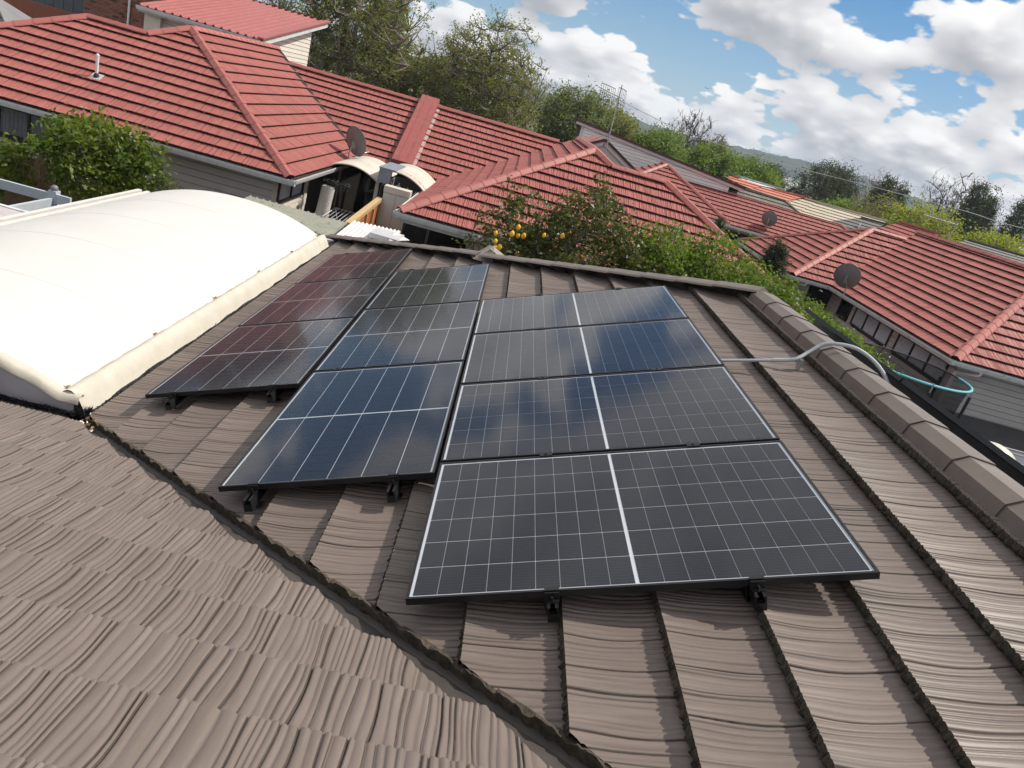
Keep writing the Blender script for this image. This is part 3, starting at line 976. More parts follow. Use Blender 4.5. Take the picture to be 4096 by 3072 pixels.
# ------------------------------------------------------------------ white fabric canopy
def build_canopy():
    fab = mat('white_canopy_fabric', (0.60, 0.59, 0.57), 0.75, 0.03, 1.2, bump=0.03, bscale=6, stain=((0.545, 0.535, 0.52), 0.8, 0.52, 0.8))
    rollm = mat('cream_rolled_fabric', (0.54, 0.505, 0.435), 0.75, 0.10, 5, bump=0.25, bscale=14, stain=((0.50, 0.46, 0.38), 4, 0.55, 0.75))
    side = mat('shaded_side_fabric', (0.42, 0.42, 0.46), 0.7, 0.1, 3, bump=0.2, bscale=10)  # canopy cloth greyed, its shade put into the colour
    fringe = mat('black_brush_fringe', (0.020, 0.021, 0.024), 0.9, 0.3, 20)
    rope = mat('jute_rope', (0.36, 0.29, 0.17), 0.95, 0.2, 30)
    o = thing('canopy', 'large white arched fabric canopy beside the brown roof', 'canopy', (-4.05, 6, GROUND))
    x0, x1, y0, y1 = -5.42, -2.74, 2.52, 9.30
    cx, hw = (x0 + x1) / 2, (x1 - x0) / 2
    def top(x, y):
        t = (x - cx) / hw
        s = (y - y0) / 1.36
        sag = 0.007 * (0.5 - 0.5 * math.cos(2 * math.pi * s))       # cloth sinks between the hoops
        return -0.93 - 0.04 * (1 - t) / 2 + 0.28 * (1 - abs(t) ** 2.2) - sag * (1 - t * t)
    nb = 5
    for k in range(nb):
        ya, yb = y0 + (y1 - y0) * k / nb, y0 + (y1 - y0) * (k + 1) / nb
        m = MB()
        rows = []
        for j in range(9):
            y = ya + (yb - ya) * j / 8
            rows.append([(x0 + (x1 - x0) * i / 28, y, top(x0 + (x1 - x0) * i / 28, y)) for i in range(29)])
        m.grid(rows, flip=False)
        m.build('fabric_panel', fab, o)
        if k:
            sm = MB()
            sm.tube([(x0 + (x1 - x0) * i / 28, ya, top(x0 + (x1 - x0) * i / 28, ya) + 0.0) for i in range(29)], 0.0025, 5)
            sm.build('seam', mat('canopy_seam', (0.48, 0.46, 0.44), 0.8, 0.05), o)
    rg = random.Random(5)
    # rolled hem lying along the tiles
    m = MB(); rows = []
    n = 170
    for i in range(n + 1):
        y = y0 - 0.02 + (y1 + 0.05 - y0) * i / n
        bul = 0.008 * math.sin(y * 3.1) + 0.006 * math.sin(y * 11.7 + 1) + 0.002 * rg.uniform(-1, 1)
        sec = []
        for q in range(9):
            a = q / 8
            xx = x1 - 0.015 + (0.215 + bul) * a
            zz = -0.935 + 0.075 * math.sin(math.pi * min(1.0, a * 1.15)) - 0.15 * a ** 1.6 + bul * 0.5
            sec.append((xx, y, zz))
        rows.append(sec)
    m.grid(rows, flip=False)
    m.build('rolled_hem', rollm, o)
    # lacing rope with a knot at every hoop
    m = MB()
    pts = [(x1 + 0.004 + 0.004 * math.sin(i * 0.9), y0 + 0.04 + (y1 - y0 - 0.1) * i / 150, -0.925 + 0.005 * rg.random()) for i in range(151)]
    m.tube(pts, 0.006, 5)
    m.tube([(p[0] + 0.006 * math.sin(i * 1.7), p[1], p[2] + 0.005 * math.cos(i * 1.7)) for i, p in enumerate(pts)], 0.004, 4)
    m.build('lacing_rope', rope, o)
    for k in range(0, nb + 1):
        y = y0 + 0.06 + (y1 - y0 - 0.14) * k / nb
        m = MB()
        m.sphere((x1, y, -0.912), 0.017, 7, 5)
        for q in range(5):
            a = rg.uniform(0, 6.28)
            m.tube([(x1, y, -0.912), (x1 + 0.05 * math.cos(a), y + 0.05 * math.sin(a), -0.925 + rg.uniform(0, 0.02))], [0.004, 0.002], 4)
        m.build('rope_knot', rope, o)
    # front hem and the drop below it
    m = MB(); rows = []
    for i in range(61):
        x = x0 + (x1 + 0.14 - x0) * i / 60
        z = top(min(x, x1), y0)
        b = 0.006 * math.sin(x * 23)
        rows.append([(x, y0 + 0.05, z + 0.004), (x, y0 - 0.005, z + 0.022 + b), (x, y0 - 0.05 + b, z + 0.004), (x, y0 - 0.062 + b, z - 0.04)])
    m.grid(rows, flip=True)
    m.build('front_hem', rollm, o)
    m = MB(); rows = []
    for i in range(61):
        x = x0 + (x1 + 0.10 - x0) * i / 60
        z = top(min(x, x1), y0)
        rows.append([(x, y0 - 0.05, z - 0.02), (x, y0 - 0.045 + 0.01 * math.sin(x * 9), (z - 1.10) / 2), (x, y0 - 0.03 + 0.012 * math.sin(x * 13), -1.12)])
    m.grid(rows, flip=True)
    m.build('front_drop', side, o)
    # black brush strips between cloth and tiles
    m = MB()
    def tuft(c, out, ln):
        a = Vector((rg.uniform(-.5, .5), rg.uniform(-.5, .5), rg.uniform(-.2, .6))) + Vector(out)
        a = a.normalized() * ln
        s = Vector((rg.uniform(-1, 1), rg.uniform(-1, 1), 0)).normalized() * 0.005
        c = Vector(c)
        m.poly([c - s, c + s, c + a])
    for i in range(5200):
        y = y0 + (y1 - y0) * rg.random()
        wv = 0.5 + 0.5 * math.sin(y * 4.1 + 1.2 * math.sin(y * 9))
        tuft((x1 + 0.185 + rg.uniform(-0.01, 0.02), y, -1.075 + rg.uniform(-0.01, 0.03)), (0.7, 0.1, 0.15), rg.uniform(0.015, 0.03) + 0.02 * wv)
    for i in range(3600):
        x = x0 + (x1 + 0.2 - x0) * rg.random()
        tuft((x, y0 - 0.045 + rg.uniform(-0.02, 0.02), -1.075 + rg.uniform(-0.03, 0.03)), (0.1, -0.7, 0.15), rg.uniform(0.03, 0.075))
    for i in range(900):
        tuft((x1 + 0.16 + rg.uniform(-0.05, 0.05), y0 - 0.02 + rg.uniform(-0.06, 0.05), -1.07 + rg.uniform(-0.03, 0.04)), (0.2, -0.3, 0.4), rg.uniform(0.03, 0.07))
    b = m.build('brush_fringe', fringe, o)
    b['kind'] = 'stuff'
    m = MB()
    m.bar((x1 + 0.175, y0, -1.075), (x1 + 0.175, y1 - 0.1, -1.075), 0.035, 0.05)
    m.bar((x0, y0 - 0.035, -1.085), (x1 + 0.19, y0 - 0.035, -1.085), 0.035, 0.075)
    m.build('brush_strip', fringe, o)
    # aluminium edge rail on the far side and the hoops
    al = mat('white_aluminium', (0.66, 0.64, 0.60), 0.4, 0.1, 6)
    m = MB()
    m.bar((x0 - 0.03, y0, -0.985), (x0 - 0.03, y1, -0.985), 0.05, 0.06)
    m.bar((x0 - 0.16, y0, -0.99), (x0 - 0.16, y1, -0.99), 0.06, 0.06)
    m.build('edge_rail', al, o)
    MB().bar((x0 - 0.093, y0, -1.02), (x0 - 0.093, y1, -1.02), 0.075, 0.02).build('edge_gap', mat('dark_gap', (0.05, 0.035, 0.03), 0.8), o)
    for k in range(nb + 1):
        y = y0 + (y1 - y0) * k / nb + (0.03 if k == 0 else -0.03 if k == nb else 0)
        m = MB()
        m.tube([(x0 + (x1 - x0) * i / 16, y, top(x0 + (x1 - x0) * i / 16, y) - 0.03) for i in range(17)], 0.02, 6)
        m.build('hoop', al, o)
    for x in (x0 - 0.05, x1 - 0.05):
        for y in (y0 + 0.3, (y0 + y1) / 2, y1 - 0.2):
            MB().bar((x, y, GROUND), (x, y, -1.05), 0.09, 0.09, up=(0, 1, 0)).build('post', al, o)
build_canopy()
# ------------------------------------------------------------------ red-roofed units next door
KP = math.tan(R(28.2))
ZE = -1.0
cap_red = cap_mesh('ridge_cap', 0.40, 0.135, 0.045, 0.10, m_redcap)
def up_(p, d=0.06):
    return Vector(p) + Vector((0, 0, d))
def vent_pipe(p, h, r, label, tilt=(0, 0)):
    o = thing('vent_pipe', label, 'vent pipe', p)
    w = mat('white_pvc', (0.78, 0.76, 0.76), 0.4, 0.05)
    b = Vector(p); t = b + Vector((tilt[0], tilt[1], h))
    MB().tube([b, t], r, 10).build('pipe', w, o)
    MB().tube([t, t + Vector((0, 0, 0.02)), t + Vector((0, 0, 0.05))], [r * 1.2, r * 1.2, r * 0.55], 10).build('cap', w, o)
    MB().tube([b + Vector((0, 0, -0.02)), b + Vector((0, 0, 0.03)), b + Vector((0, 0, 0.09))], [r * 2.0, r * 1.9, r * 1.1], 10).build('boot', mat('black_rubber', (0.03, 0.03, 0.03), 0.7), o)
    m = MB()
    m.hexa([b + Vector((-.12, -.11, -0.06)), b + Vector((.12, -.11, -0.06)), b + Vector((.12, .11, 0.06)), b + Vector((-.12, .11, 0.06)),
            b + Vector((-.12, -.115, -0.045)), b + Vector((.12, -.115, -0.045)), b + Vector((.12, .105, 0.075)), b + Vector((-.12, .105, 0.075))])
    m.build('flashing', mat('pale_flashing', (0.5, 0.48, 0.47), 0.5, 0.2), o)
    return o
def sat_dish(p, foot, r, face, label, arm_side=1, foot2=None):
    """offset dish seen from behind; face = direction it looks"""
    o = thing('satellite_dish', label, 'satellite dish', foot)
    g = mat('dish_grey', (0.16, 0.16, 0.165), 0.5, 0.12, 4, stain=((0.22, 0.22, 0.22), 5, 0.6, 0.8))
    d = Vector(face).normalized()
    a = d.cross(Vector((0, 0, 1))).normalized(); b = a.cross(d).normalized()
    c = Vector(p)
    m = MB(); rows = []
    for i in range(7):
        q = i / 6
        rows.append([c + (a * math.cos(2 * math.pi * k / 28) * 0.93 + b * math.sin(2 * math.pi * k / 28)) * (r * q) + d * (0.13 * r * q * q * 1.6 - 0.1 * r) for k in range(29)])
    m.grid(rows, flip=False)
    rim = rows[-1]
    m.tube(rim, 0.012 * r / 0.4, 6)
    m.build('reflector', g, o)
    f = Vector(foot)
    k = c - d * 0.09 - b * r * 0.12
    m = MB()
    m.bar(c - d * 0.06 + b * r * 0.12, c - d * 0.06 - b * r * 0.5, 0.07, 0.05, up=d)
    m.bar(c - d * 0.10 - b * r * 0.02, c - d * 0.10 - b * r * 0.4, 0.045, 0.06, up=d)
    m.build('bracket', m_galv, o)
    m = MB()
    m.tube([k, Vector((f.x, f.y, k.z - 0.25)), f], 0.018, 7)
    if foot2 is not None:
        m.tube([Vector((f.x, f.y, k.z - 0.25)), Vector(foot2)], 0.012, 6)
    m.build('mast', m_galv, o)
    m = MB()
    t = c + d * r * 1.15 - b * r * 0.95
    m.tube([c - b * r * 0.9 + d * 0.02, t], 0.012, 6)
    m.sphere(t, 0.035, 7, 5)
    m.build('feed_arm', m_galv, o)
    return o
def downpipe(house, pts, r=0.035):
    MB().tube(pts, r, 8).build('downpipe', mat('white_pvc', (0.78, 0.76, 0.76), 0.4, 0.05), house)

def build_house_a():
    h = thing('house', 'grey weatherboard house with a large red tile hip roof behind the white canopy', 'house', (-8, 18, GROUND))
    x1, y1 = -4.7, 14.1
    ap = (-8.98, y1 + 4.28, ZE + KP * 4.28)
    m_ = (-9.73, y1 + 3.53, ZE + KP * 3.53)
    t1 = (-11.2, y1 + 3.53, ZE + KP * 3.53)
    e0 = (-14.73, y1, ZE); mid = (-9.73, y1, ZE); e1 = (x1, y1, ZE)
    roof_slope(h, [[e0, mid, m_, t1], [mid, e1, ap, m_]], 'red', m_deck, (0, y1, ZE), seed=21)
    v0 = (x1, 20.87, ZE); v1 = (-8.98, 25.15, ap[2])
    roof_slope(h, [[e1, v0, v1, ap]], 'red', m_deck, (x1, 0, ZE), seed=22)
    zr = ZE + KP * 3.6
    roof_slope(h, [[(-8.3, 24.47, zr), v0, (-2.2, 20.87, ZE), (1.4, 24.47, zr)]], 'red', m_deck, (0, 20.87, ZE), seed=23)
    # unseen rear slopes close the roof
    m = MB()
    m.poly([m_, (-9.73, 24.9, m_[2]), v1, ap]); m.poly([t1, m_, (-9.73, 21.2, ZE), (-14.73, 21.2, ZE)])
    m.poly([e0, t1, (-14.73, 21.2, ZE)])
    m.poly([(-8.3, 24.47, zr), (1.4, 24.47, zr), (1.4, 28, ZE), (-8.3, 28, ZE)])
    m.build('rear_slope', m_redcap, h)
    caps(h, up_(e1), up_(ap), cap_red, 0.40, up=(0.3, -0.3, 1))
    caps(h, up_(m_), up_(ap), cap_red, 0.40, up=(-0.3, -0.3, 1))
    caps(h, up_(m_), up_(t1), cap_red, 0.40)
    caps(h, up_(e0), up_(t1), cap_red, 0.40, up=(-0.3, -0.3, 1))
    caps(h, up_(ap), up_(v1), cap_red, 0.40)
    caps(h, up_((1.2, 24.47, zr)), up_((-8.3, 24.47, zr)), cap_red, 0.40)
    # valley bar between the wings, raised and blackened to paint the shadow gap
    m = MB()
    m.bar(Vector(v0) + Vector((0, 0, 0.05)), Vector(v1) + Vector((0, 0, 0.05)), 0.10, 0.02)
    m.build('valley_gutter', mat('valley_shade', (0.018, 0.015, 0.014), 0.8), h)
    gutter(h, [(e0[0], y1 + 0.02, ZE - 0.01), (x1 + 0.13, y1 + 0.02, ZE - 0.01)], m_white_gut, out=[(0, -1, 0)])
    gutter(h, [(x1 - 0.02, y1 - 0.11, ZE - 0.01), (x1 - 0.02, 20.8, ZE - 0.01)], m_white_gut, out=[(1, 0, 0)])
    m = MB()
    m.box((-14.6, y1 + 0.03, ZE - 0.14), (x1 - 0.45, y1 + 0.5, ZE - 0.12)); m.box((x1 - 0.45, y1 + 0.03, ZE - 0.14), (x1 - 0.03, 20.8, ZE - 0.12))
    m.build('soffit', m_soffit, h)
    m = MB()
    m.box((-14.2, y1 + 0.50, GROUND), (-5.17, 20.9, ZE - 0.13))
    m.box((-9, 20.9, GROUND), (-5.2, 25, ZE - 0.13)); m.box((-9, 21.9, GROUND), (-2.3, 25, ZE - 0.13))
    m.build('wall', m_gapshade, h)
    op = [(14.2 - 11.30, 14.2 - 9.95, -1.84, -1.2)]
    boards(h, (-14.2, y1 + 0.50), (-5.14, y1 + 0.50), -3.3, ZE - 0.14, (0, -1), m_board, 0.16, op)
    MB().box((-5.19, y1 + 0.455, -3.3), (-5.13, y1 + 0.50, ZE - 0.14)).build('corner_board', m_board, h)
    window(h, (-11.30, y1 + 0.50, -1.2), (0, -1, 0), (1, 0, 0), 1.35, 0.64, 2, m_darkframe, m_glass, m_inshade, mat('dim_blind', (0.30, 0.30, 0.31), 0.9, 0.1), seed=2)
    boards(h, (-5.165, y1 + 0.5), (-5.165, 20.8), -3.3, ZE - 0.14, (1, 0), m_cream, 0.16, [(0.20, 2.2, -1.76, -1.2), (2.75, 6.1, -3.3, -1.14)])
    window(h, (-5.165, y1 + 0.70, -1.2), (1, 0, 0), (0, 1, 0), 2.0, 0.56, 2, m_darkframe, m_glass, m_inshade, m_curtain, seed=3)
    MB().box((-5.165, 16.95, GROUND), (-5.10, 17.06, ZE - 0.14)).build('door_post', m_cream, h)
    # red metal duct box up the rear roof
    dm = mat('red_duct_steel', (0.33, 0.085, 0.075), 0.45, 0.12, 3, stain=((0.25, 0.08, 0.07), 4, 0.5, 0.7))
    m = MB()
    a, b = Vector((-3.42, 20.95, ZE + 0.17)), Vector((-3.42, 24.62, zr + 0.19))
    m.bar(a, b, 0.62, 0.22, up=(0, -0.47, 0.88))
    m.build('duct', dm, h)
    m = MB()
    m.bar(a + Vector((-0.13, 0, 0.125)), b + Vector((-0.13, 0, 0.125)), 0.015, 0.02, up=(0, -0.47, 0.88))
    m.bar(a + Vector((0.14, 0, 0.125)), b + Vector((0.14, 0, 0.125)), 0.012, 0.015, up=(0, -0.47, 0.88))
    m.build('duct_seam', dm, h)
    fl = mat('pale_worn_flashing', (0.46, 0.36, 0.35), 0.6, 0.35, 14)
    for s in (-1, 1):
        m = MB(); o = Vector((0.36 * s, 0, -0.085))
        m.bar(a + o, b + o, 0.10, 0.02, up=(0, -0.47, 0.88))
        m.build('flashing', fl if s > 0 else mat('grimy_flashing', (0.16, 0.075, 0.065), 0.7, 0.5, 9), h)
    # lichen spots on the front slope
    lich = mat('lichen', (0.42, 0.42, 0.38), 0.95, 0.35, 40)
    rg = random.Random(12)
    m = MB()
    for i in range(150):
        x = rg.uniform(-13.2, -5.6); k = rg.randrange(0, 9)
        s_ = k * 0.367 + rg.uniform(0.0, 0.03)
        y = y1 + s_ * math.cos(R(28.2)); z = ZE + s_ * math.sin(R(28.2)) + 0.045
        if x > -4.9 - (y - y1) or x < -14.5 + (y - y1): continue
        big = rg.random() < 0.18
        for q in range(9 if big else 2):
            r = rg.uniform(0.008, 0.018) * (1.3 if big else 1)
            cx, cy = x + rg.gauss(0, 0.045 if big else .015), y + rg.gauss(0, 0.012)
            m.sphere((cx, cy, z + (cy - y) * KP), r, 6, 3, sz=0.5, v1=0.5)
    li = m.build('lichen', lich, h)
    li['kind'] = 'stuff'
    vent_pipe((-9.77, 15.54, -0.20), 0.46, 0.034, 'white vent pipe with a black boot on the big red roof at upper left')
    sat_dish((-4.62, 19.55, -0.42), (-4.72, 19.5, -0.97), 0.42, (0.50, 0.80, 0.30), 'round grey satellite dish above the arched awnings between the red roofs', foot2=(-4.95, 19.2, -0.86))
    return h
build_house_a()

def build_upstairs():
    h = thing('upper_storey', 'cream upper storey with a red corrugated roof rising behind the big red hip roof', 'building', (-11.5, 28, 0.5))
    x0, x1, y0, y1 = -13.75, -9.55, 25.05, 33.0
    z0, z1 = 1.42, 2.78
    cr = mat('red_corrugated_iron', (0.35, 0.115, 0.108), 0.5, 0.10, 2, spec=0.35)
    m = MB(); rows = []
    n = 120
    for j in range(2):
        y, z = (y0, z0) if j == 0 else (y1, z1)
        rows.append([(x0 + (x1 - x0) * i / n, y, z + (0.0, 0.055, 0.055, 0.0, 0.0, 0.0, 0.0, 0.0)[i % 8]) for i in range(n + 1)])
    m.grid(rows, sm=False)
    m.build('corrugated_roof', cr, h)
    m = MB()
    m.bar((x1 + 0.0, y0 - 0.02, z0 + 0.055), (x1, y1, z1 + 0.055), 0.22, 0.06)
    m.build('verge_flashing', cr, h)
    m = MB()
    m.bar((x0, y1, z1 + 0.03), (x1, y1, z1 + 0.03), 0.3, 0.03)
    m.build('ridge_flashing', mat('dark_red_flashing', (0.13, 0.045, 0.04), 0.6, 0.2), h)
    m = MB()
    m.bar((x0, y0 + 0.03, z0 - 0.12), (x1, y0 + 0.03, z0 - 0.12), 0.03, 0.16)
    m.bar((x1, y0 + 0.03, z0 - 0.12), (x1, y1, z1 - 0.12), 0.03, 0.16)
    m.build('fascia', m_white_gut, h)
    gutter(h, [(x0, y0, z0 - 0.02), (x1, y0, z0 - 0.02)], m_white_gut, out=[(0, -1, 0)])
    m = MB()
    m.hexa([(-13.55, 25.5, 0), (-9.86, 25.5, 0), (-9.86, 31.9, 0), (-13.55, 31.9, 0),
            (-13.55, 25.5, z0), (-9.86, 25.5, z0), (-9.86, 31.9, z0 + 1.08), (-13.55, 31.9, z0 + 1.08)])
    m.build('wall', m_gapshade, h)
    boards(h, (-13.55, 25.5), (-9.84, 25.5), 0.3, z0 - 0.04, (0, -1), m_cream, 0.16)
    MB().box((-13.6, 25.25, 0.2), (-13.05, 25.5, z0 - 0.05)).build('side_return', m_cream, h)
    # side wall boards step with the rising roof
    p = Vector((-9.86, 25.5, 0))
    z = 2.34
    while z > 0.3:
        zb = z - 0.16
        ya = 25.5 if z < z0 else 25.5 + (z - z0) / 1.08 * 6.4
        if ya < 31.8:
            zb += 0.014; MB().hexa([(-9.86, ya, zb), (-9.834, ya, zb), (-9.834, 31.9, zb), (-9.86, 31.9, zb),
                       (-9.86, ya, z), (-9.852, ya, z), (-9.852, 31.9, z), (-9.86, 31.9, z)]).build('weatherboard', m_cream, h)
        z -= 0.16
build_upstairs()

def build_house_b():
    h = thing('house', 'red tiled hip roof house in the centre behind the lemon tree', 'house', (2.5, 18, GROUND))
    x0, y0 = -2.2, 13.85
    ap = (1.9, y0 + 4.1, ZE + KP * 4.1)
    zr = ZE + KP * 3.6
    m_ = (2.4, y0 + 3.6, zr); t1 = (3.88, y0 + 3.6, zr)
    e0, mid, e1 = (x0, y0, ZE), (2.4, y0, ZE), (7.48, y0, ZE)
    roof_slope(h, [[e0, mid, m_, ap], [mid, e1, t1, m_]], 'red', m_deck, (0, y0, ZE), seed=31)
    v0 = (x0, 20.87, ZE); v1 = (1.9, 24.97, ap[2])
    roof_slope(h, [[e0, ap, v1, v0]], 'red', m_deck, (x0, 0, ZE), seed=32)
    m = MB()
    m.poly([ap, m_, (2.4, 24.6, zr), v1]); m.poly([t1, e1, (7.48, 21, ZE)]); m.poly([m_, t1, (7.48, 21, ZE), (2.4, 21, ZE)])
    m.build('rear_slope', m_redcap, h)
    caps(h, up_(e0), up_(ap), cap_red, 0.40, up=(-0.3, -0.3, 1))
    caps(h, up_(m_), up_(ap), cap_red, 0.40, up=(0.3, -0.3, 1))
    caps(h, up_(m_), up_(t1), cap_red, 0.40)
    caps(h, up_(e1), up_(t1), cap_red, 0.40, up=(0.3, -0.3, 1))
    caps(h, up_(v1), up_(ap), cap_red, 0.40)
    MB().bar(Vector(v0) + Vector((0, 0, 0.012)), Vector((1.4, 24.47, zr + 0.012)), 0.06, 0.012).build('valley_gutter', m_valley, h)
    gutter(h, [(x0 - 0.13, y0 + 0.02, ZE - 0.01), (7.6, y0 + 0.02, ZE - 0.01)], m_white_gut, out=[(0, -1, 0)])
    gutter(h, [(x0 + 0.02, y0 - 0.11, ZE - 0.01), (x0 + 0.02, 18.2, ZE - 0.01)], mat('white_gutter_lit', (0.74, 0.72, 0.68), 0.5, 0.08, 6), out=[(-1, 0, 0)])  # brighter copy of the gutter white, light put into the colour
    MB().box((x0 + 0.05, y0 + 0.03, ZE - 0.14), (7.4, y0 + 0.5, ZE - 0.12)).build('soffit', m_soffit, h)
    MB().box((x0 + 0.02, y0 + 0.045, ZE - 0.22), (7.3, y0 + 0.075, ZE - 0.125)).build('fascia', m_white_gut, h)
    m = MB()
    m.box((-0.62, y0 + 0.5, GROUND), (7.05, 21, ZE - 0.13)); m.box((-1.75, 16.9, GROUND), (-0.63, 21, ZE - 0.13))
    m.build('wall', m_gapshade, h)
    boards(h, (-0.62, y0 + 0.5), (7.05, y0 + 0.5), -3.3, ZE - 0.14, (0, -1), m_board, 0.16)
    boards(h, (-0.62, 16.9), (-0.62, y0 + 0.5), -3.3, ZE - 0.14, (-1, 0), m_board, 0.16)
    m = MB()
    m.box((-1.75, 16.88, GROUND), (-0.64, 16.9, ZE - 0.2))
    m.build('dark_doorway', m_inshade, h)
    vent_pipe((4.05, 15.02, -0.345), 0.42, 0.028, 'slim white vent pipe on the red roof right of the lemon tree', tilt=(0.02, 0.0))
build_house_b()

def build_house_c():
    h = thing('house', 'long red tiled house on the right with curtained windows facing the trampoline', 'house', (14, 20, GROUND))
    xa, xc = 10.0, 11.43
    ap = (13.7, 26.15, ZE + KP * 3.7)
    sw = (xa, 22.45, ZE); nw = (xa, 29.3, ZE)
    roof_slope(h, [[nw, sw, ap]], 'red', m_deck, (xa, 0, ZE), seed=41)
    vt = (15.1, 26.15, ap[2]); vb = (xc, 22.45, ZE)
    roof_slope(h, [[sw, vb, vt, ap]], 'red', m_deck, (0, 22.45, ZE), seed=42)
    zt = ZE + KP * 4.38
    top_n = (15.81, 26.86, zt); hb = (xc, 14.7, ZE); ht = (15.81, 19.08, zt)
    roof_slope(h, [[vb, hb, ht, top_n]], 'red', m_deck, (xc, 0, ZE), seed=43)
    roof_slope(h, [[hb, (20.2, 14.7, ZE), ht]], 'red', m_deck, (0, 14.7, ZE), seed=44)
    m = MB()
    m.poly([ht, (20.2, 14.7, ZE), (20.2, 31, ZE), top_n]); m.poly([ap, vt, top_n, (15.8, 30, ZE), nw])
    m.build('rear_slope', m_redcap, h)
    caps(h, up_(sw), up_(ap), cap_red, 0.40, up=(-0.3, -0.3, 1))
    caps(h, up_(nw), up_(ap), cap_red, 0.40, up=(-0.3, 0.3, 1))
    caps(h, up_(ap), up_(vt), cap_red, 0.40)
    caps(h, up_(hb), up_(ht), cap_red, 0.40, up=(-0.3, -0.3, 1))
    caps(h, up_(ht), up_(top_n), cap_red, 0.40)
    MB().bar(Vector(vb) + Vector((0, 0, 0.02)), Vector(vt) + Vector((0, 0, 0.02)), 0.09, 0.012).build('valley_gutter', m_redcap, h)
    gutter(h, [(xa + 0.02, nw[1], ZE - 0.01), (xa + 0.02, 22.34, ZE - 0.01)], m_white_gut, out=[(-1, 0, 0)])
    gutter(h, [(xa - 0.11, 22.47, ZE - 0.01), (xc - 0.10, 22.47, ZE - 0.01)], m_white_gut, out=[(0, -1, 0)])
    gutter(h, [(xc + 0.02, 22.36, ZE - 0.01), (xc + 0.02, 14.6, ZE - 0.01)], m_white_gut, out=[(-1, 0, 0)])
    gutter(h, [(xc - 0.11, 14.72, ZE - 0.01), (20.2, 14.72, ZE - 0.01)], m_white_gut, out=[(0, -1, 0)])
    m = MB()
    m.box((xa + 0.04, 22.5, ZE - 0.14), (xa + 0.45, 29.2, ZE - 0.12)); m.box((xc + 0.04, 15.2, ZE - 0.14), (xc + 0.45, 22.4, ZE - 0.12)); m.box((xc + 0.04, 14.75, ZE - 0.14), (20, 15.19, ZE - 0.12))
    m.build('soffit', m_soffit, h)
    m = MB()
    m.box((xa + 0.45, 23.0, GROUND), (15, 29.0, ZE - 0.13)); m.box((xc + 0.45, 15.15, GROUND), (19.8, 23.0, ZE - 0.13))
    m.build('wall', m_gapshade, h)
    # red brick on the north wing
    m = MB().box((xa + 0.44, 23.4, GROUND), (xa + 0.45 + 0.004, 28.9, ZE - 0.14))
    brick = mat('red_brick_wall', (0.26, 0.095, 0.06), 0.85, 0.2, 3)
    for k in range(int((ZE - 0.14 - -2.6) / 0.086)):
        z = ZE - 0.16 - k * 0.086
        y = 23.42 + (0.12 if k % 2 else 0)
        while y < 28.8:
            bw = 0.23
            b = MB().box((xa + 0.425, y, z - 0.076), (xa + 0.445, min(y + bw, 28.9), z))
            if y < 27.2 and z > -2.2:
                BR.append((b, h))
            y += 0.24
    m.build('brick_backing', brick, h)
    # weatherboards and windows of the long side
    L = 22.98 - 15.15
    ops = []
    wins = [(22.15, 0.85, 1), (20.98, 2.53, 3), (18.05, 2.65, 3)]
    for y, w, n in wins:
        ops.append((22.98 - y, 22.98 - y + w, -1.82, -1.23))
    boards(h, (xc + 0.45, 22.98), (xc + 0.45, 15.15), -3.3, ZE - 0.14, (-1, 0), m_board, 0.15, ops)
    for i, (y, w, n) in enumerate(wins):
        window(h, (xc + 0.45, y, -1.23), (-1, 0, 0), (0, -1, 0), w, 0.59, n, m_darkframe, m_glass, m_inshade, m_curtain if i else None, seed=5 + i)
    boards(h, (xa + 0.45, 23.0), (xc + 0.45, 23.0), -3.3, ZE - 0.14, (0, -1), m_board, 0.15, [(0.5, 1.35, -3.3, -1.25)])
    MB().box((xa + 0.95, 22.96, -3.3), (xa + 1.8, 22.99, -1.25)).build('dark_doorway', m_inshade, h)
    boards(h, (xc + 0.45, 15.15), (19.8, 15.15), -3.3, ZE - 0.14, (0, -1), m_board, 0.15)
    downpipe(h, [(xa + 0.55, 22.38, -1.1), (xa + 0.55, 22.38, -1.2), (xa + 0.35, 22.85, -1.3), (xa + 0.35, 22.9, GROUND)])
    downpipe(h, [(xc + 0.75, 14.66, -1.12), (xc + 0.75, 14.68, -1.22), (xc + 0.42, 15.07, -1.35), (xc + 0.42, 15.08, GROUND)], 0.045)
    sat_dish((11.22, 21.25, -0.44), (11.36, 21.25, -1.10), 0.43, (0.45, 0.82, 0.32), 'large round grey satellite dish at the eave above the small dark window', foot2=None)
BR = []
build_house_c()
def flush_bricks():
    shared = None
    mm = mat('red_brick', (0.30, 0.105, 0.065), 0.85, 0.18, 6, rnd=0.30)
    for b, h in BR:
        b.build('brick', mm, h)
flush_bricks()

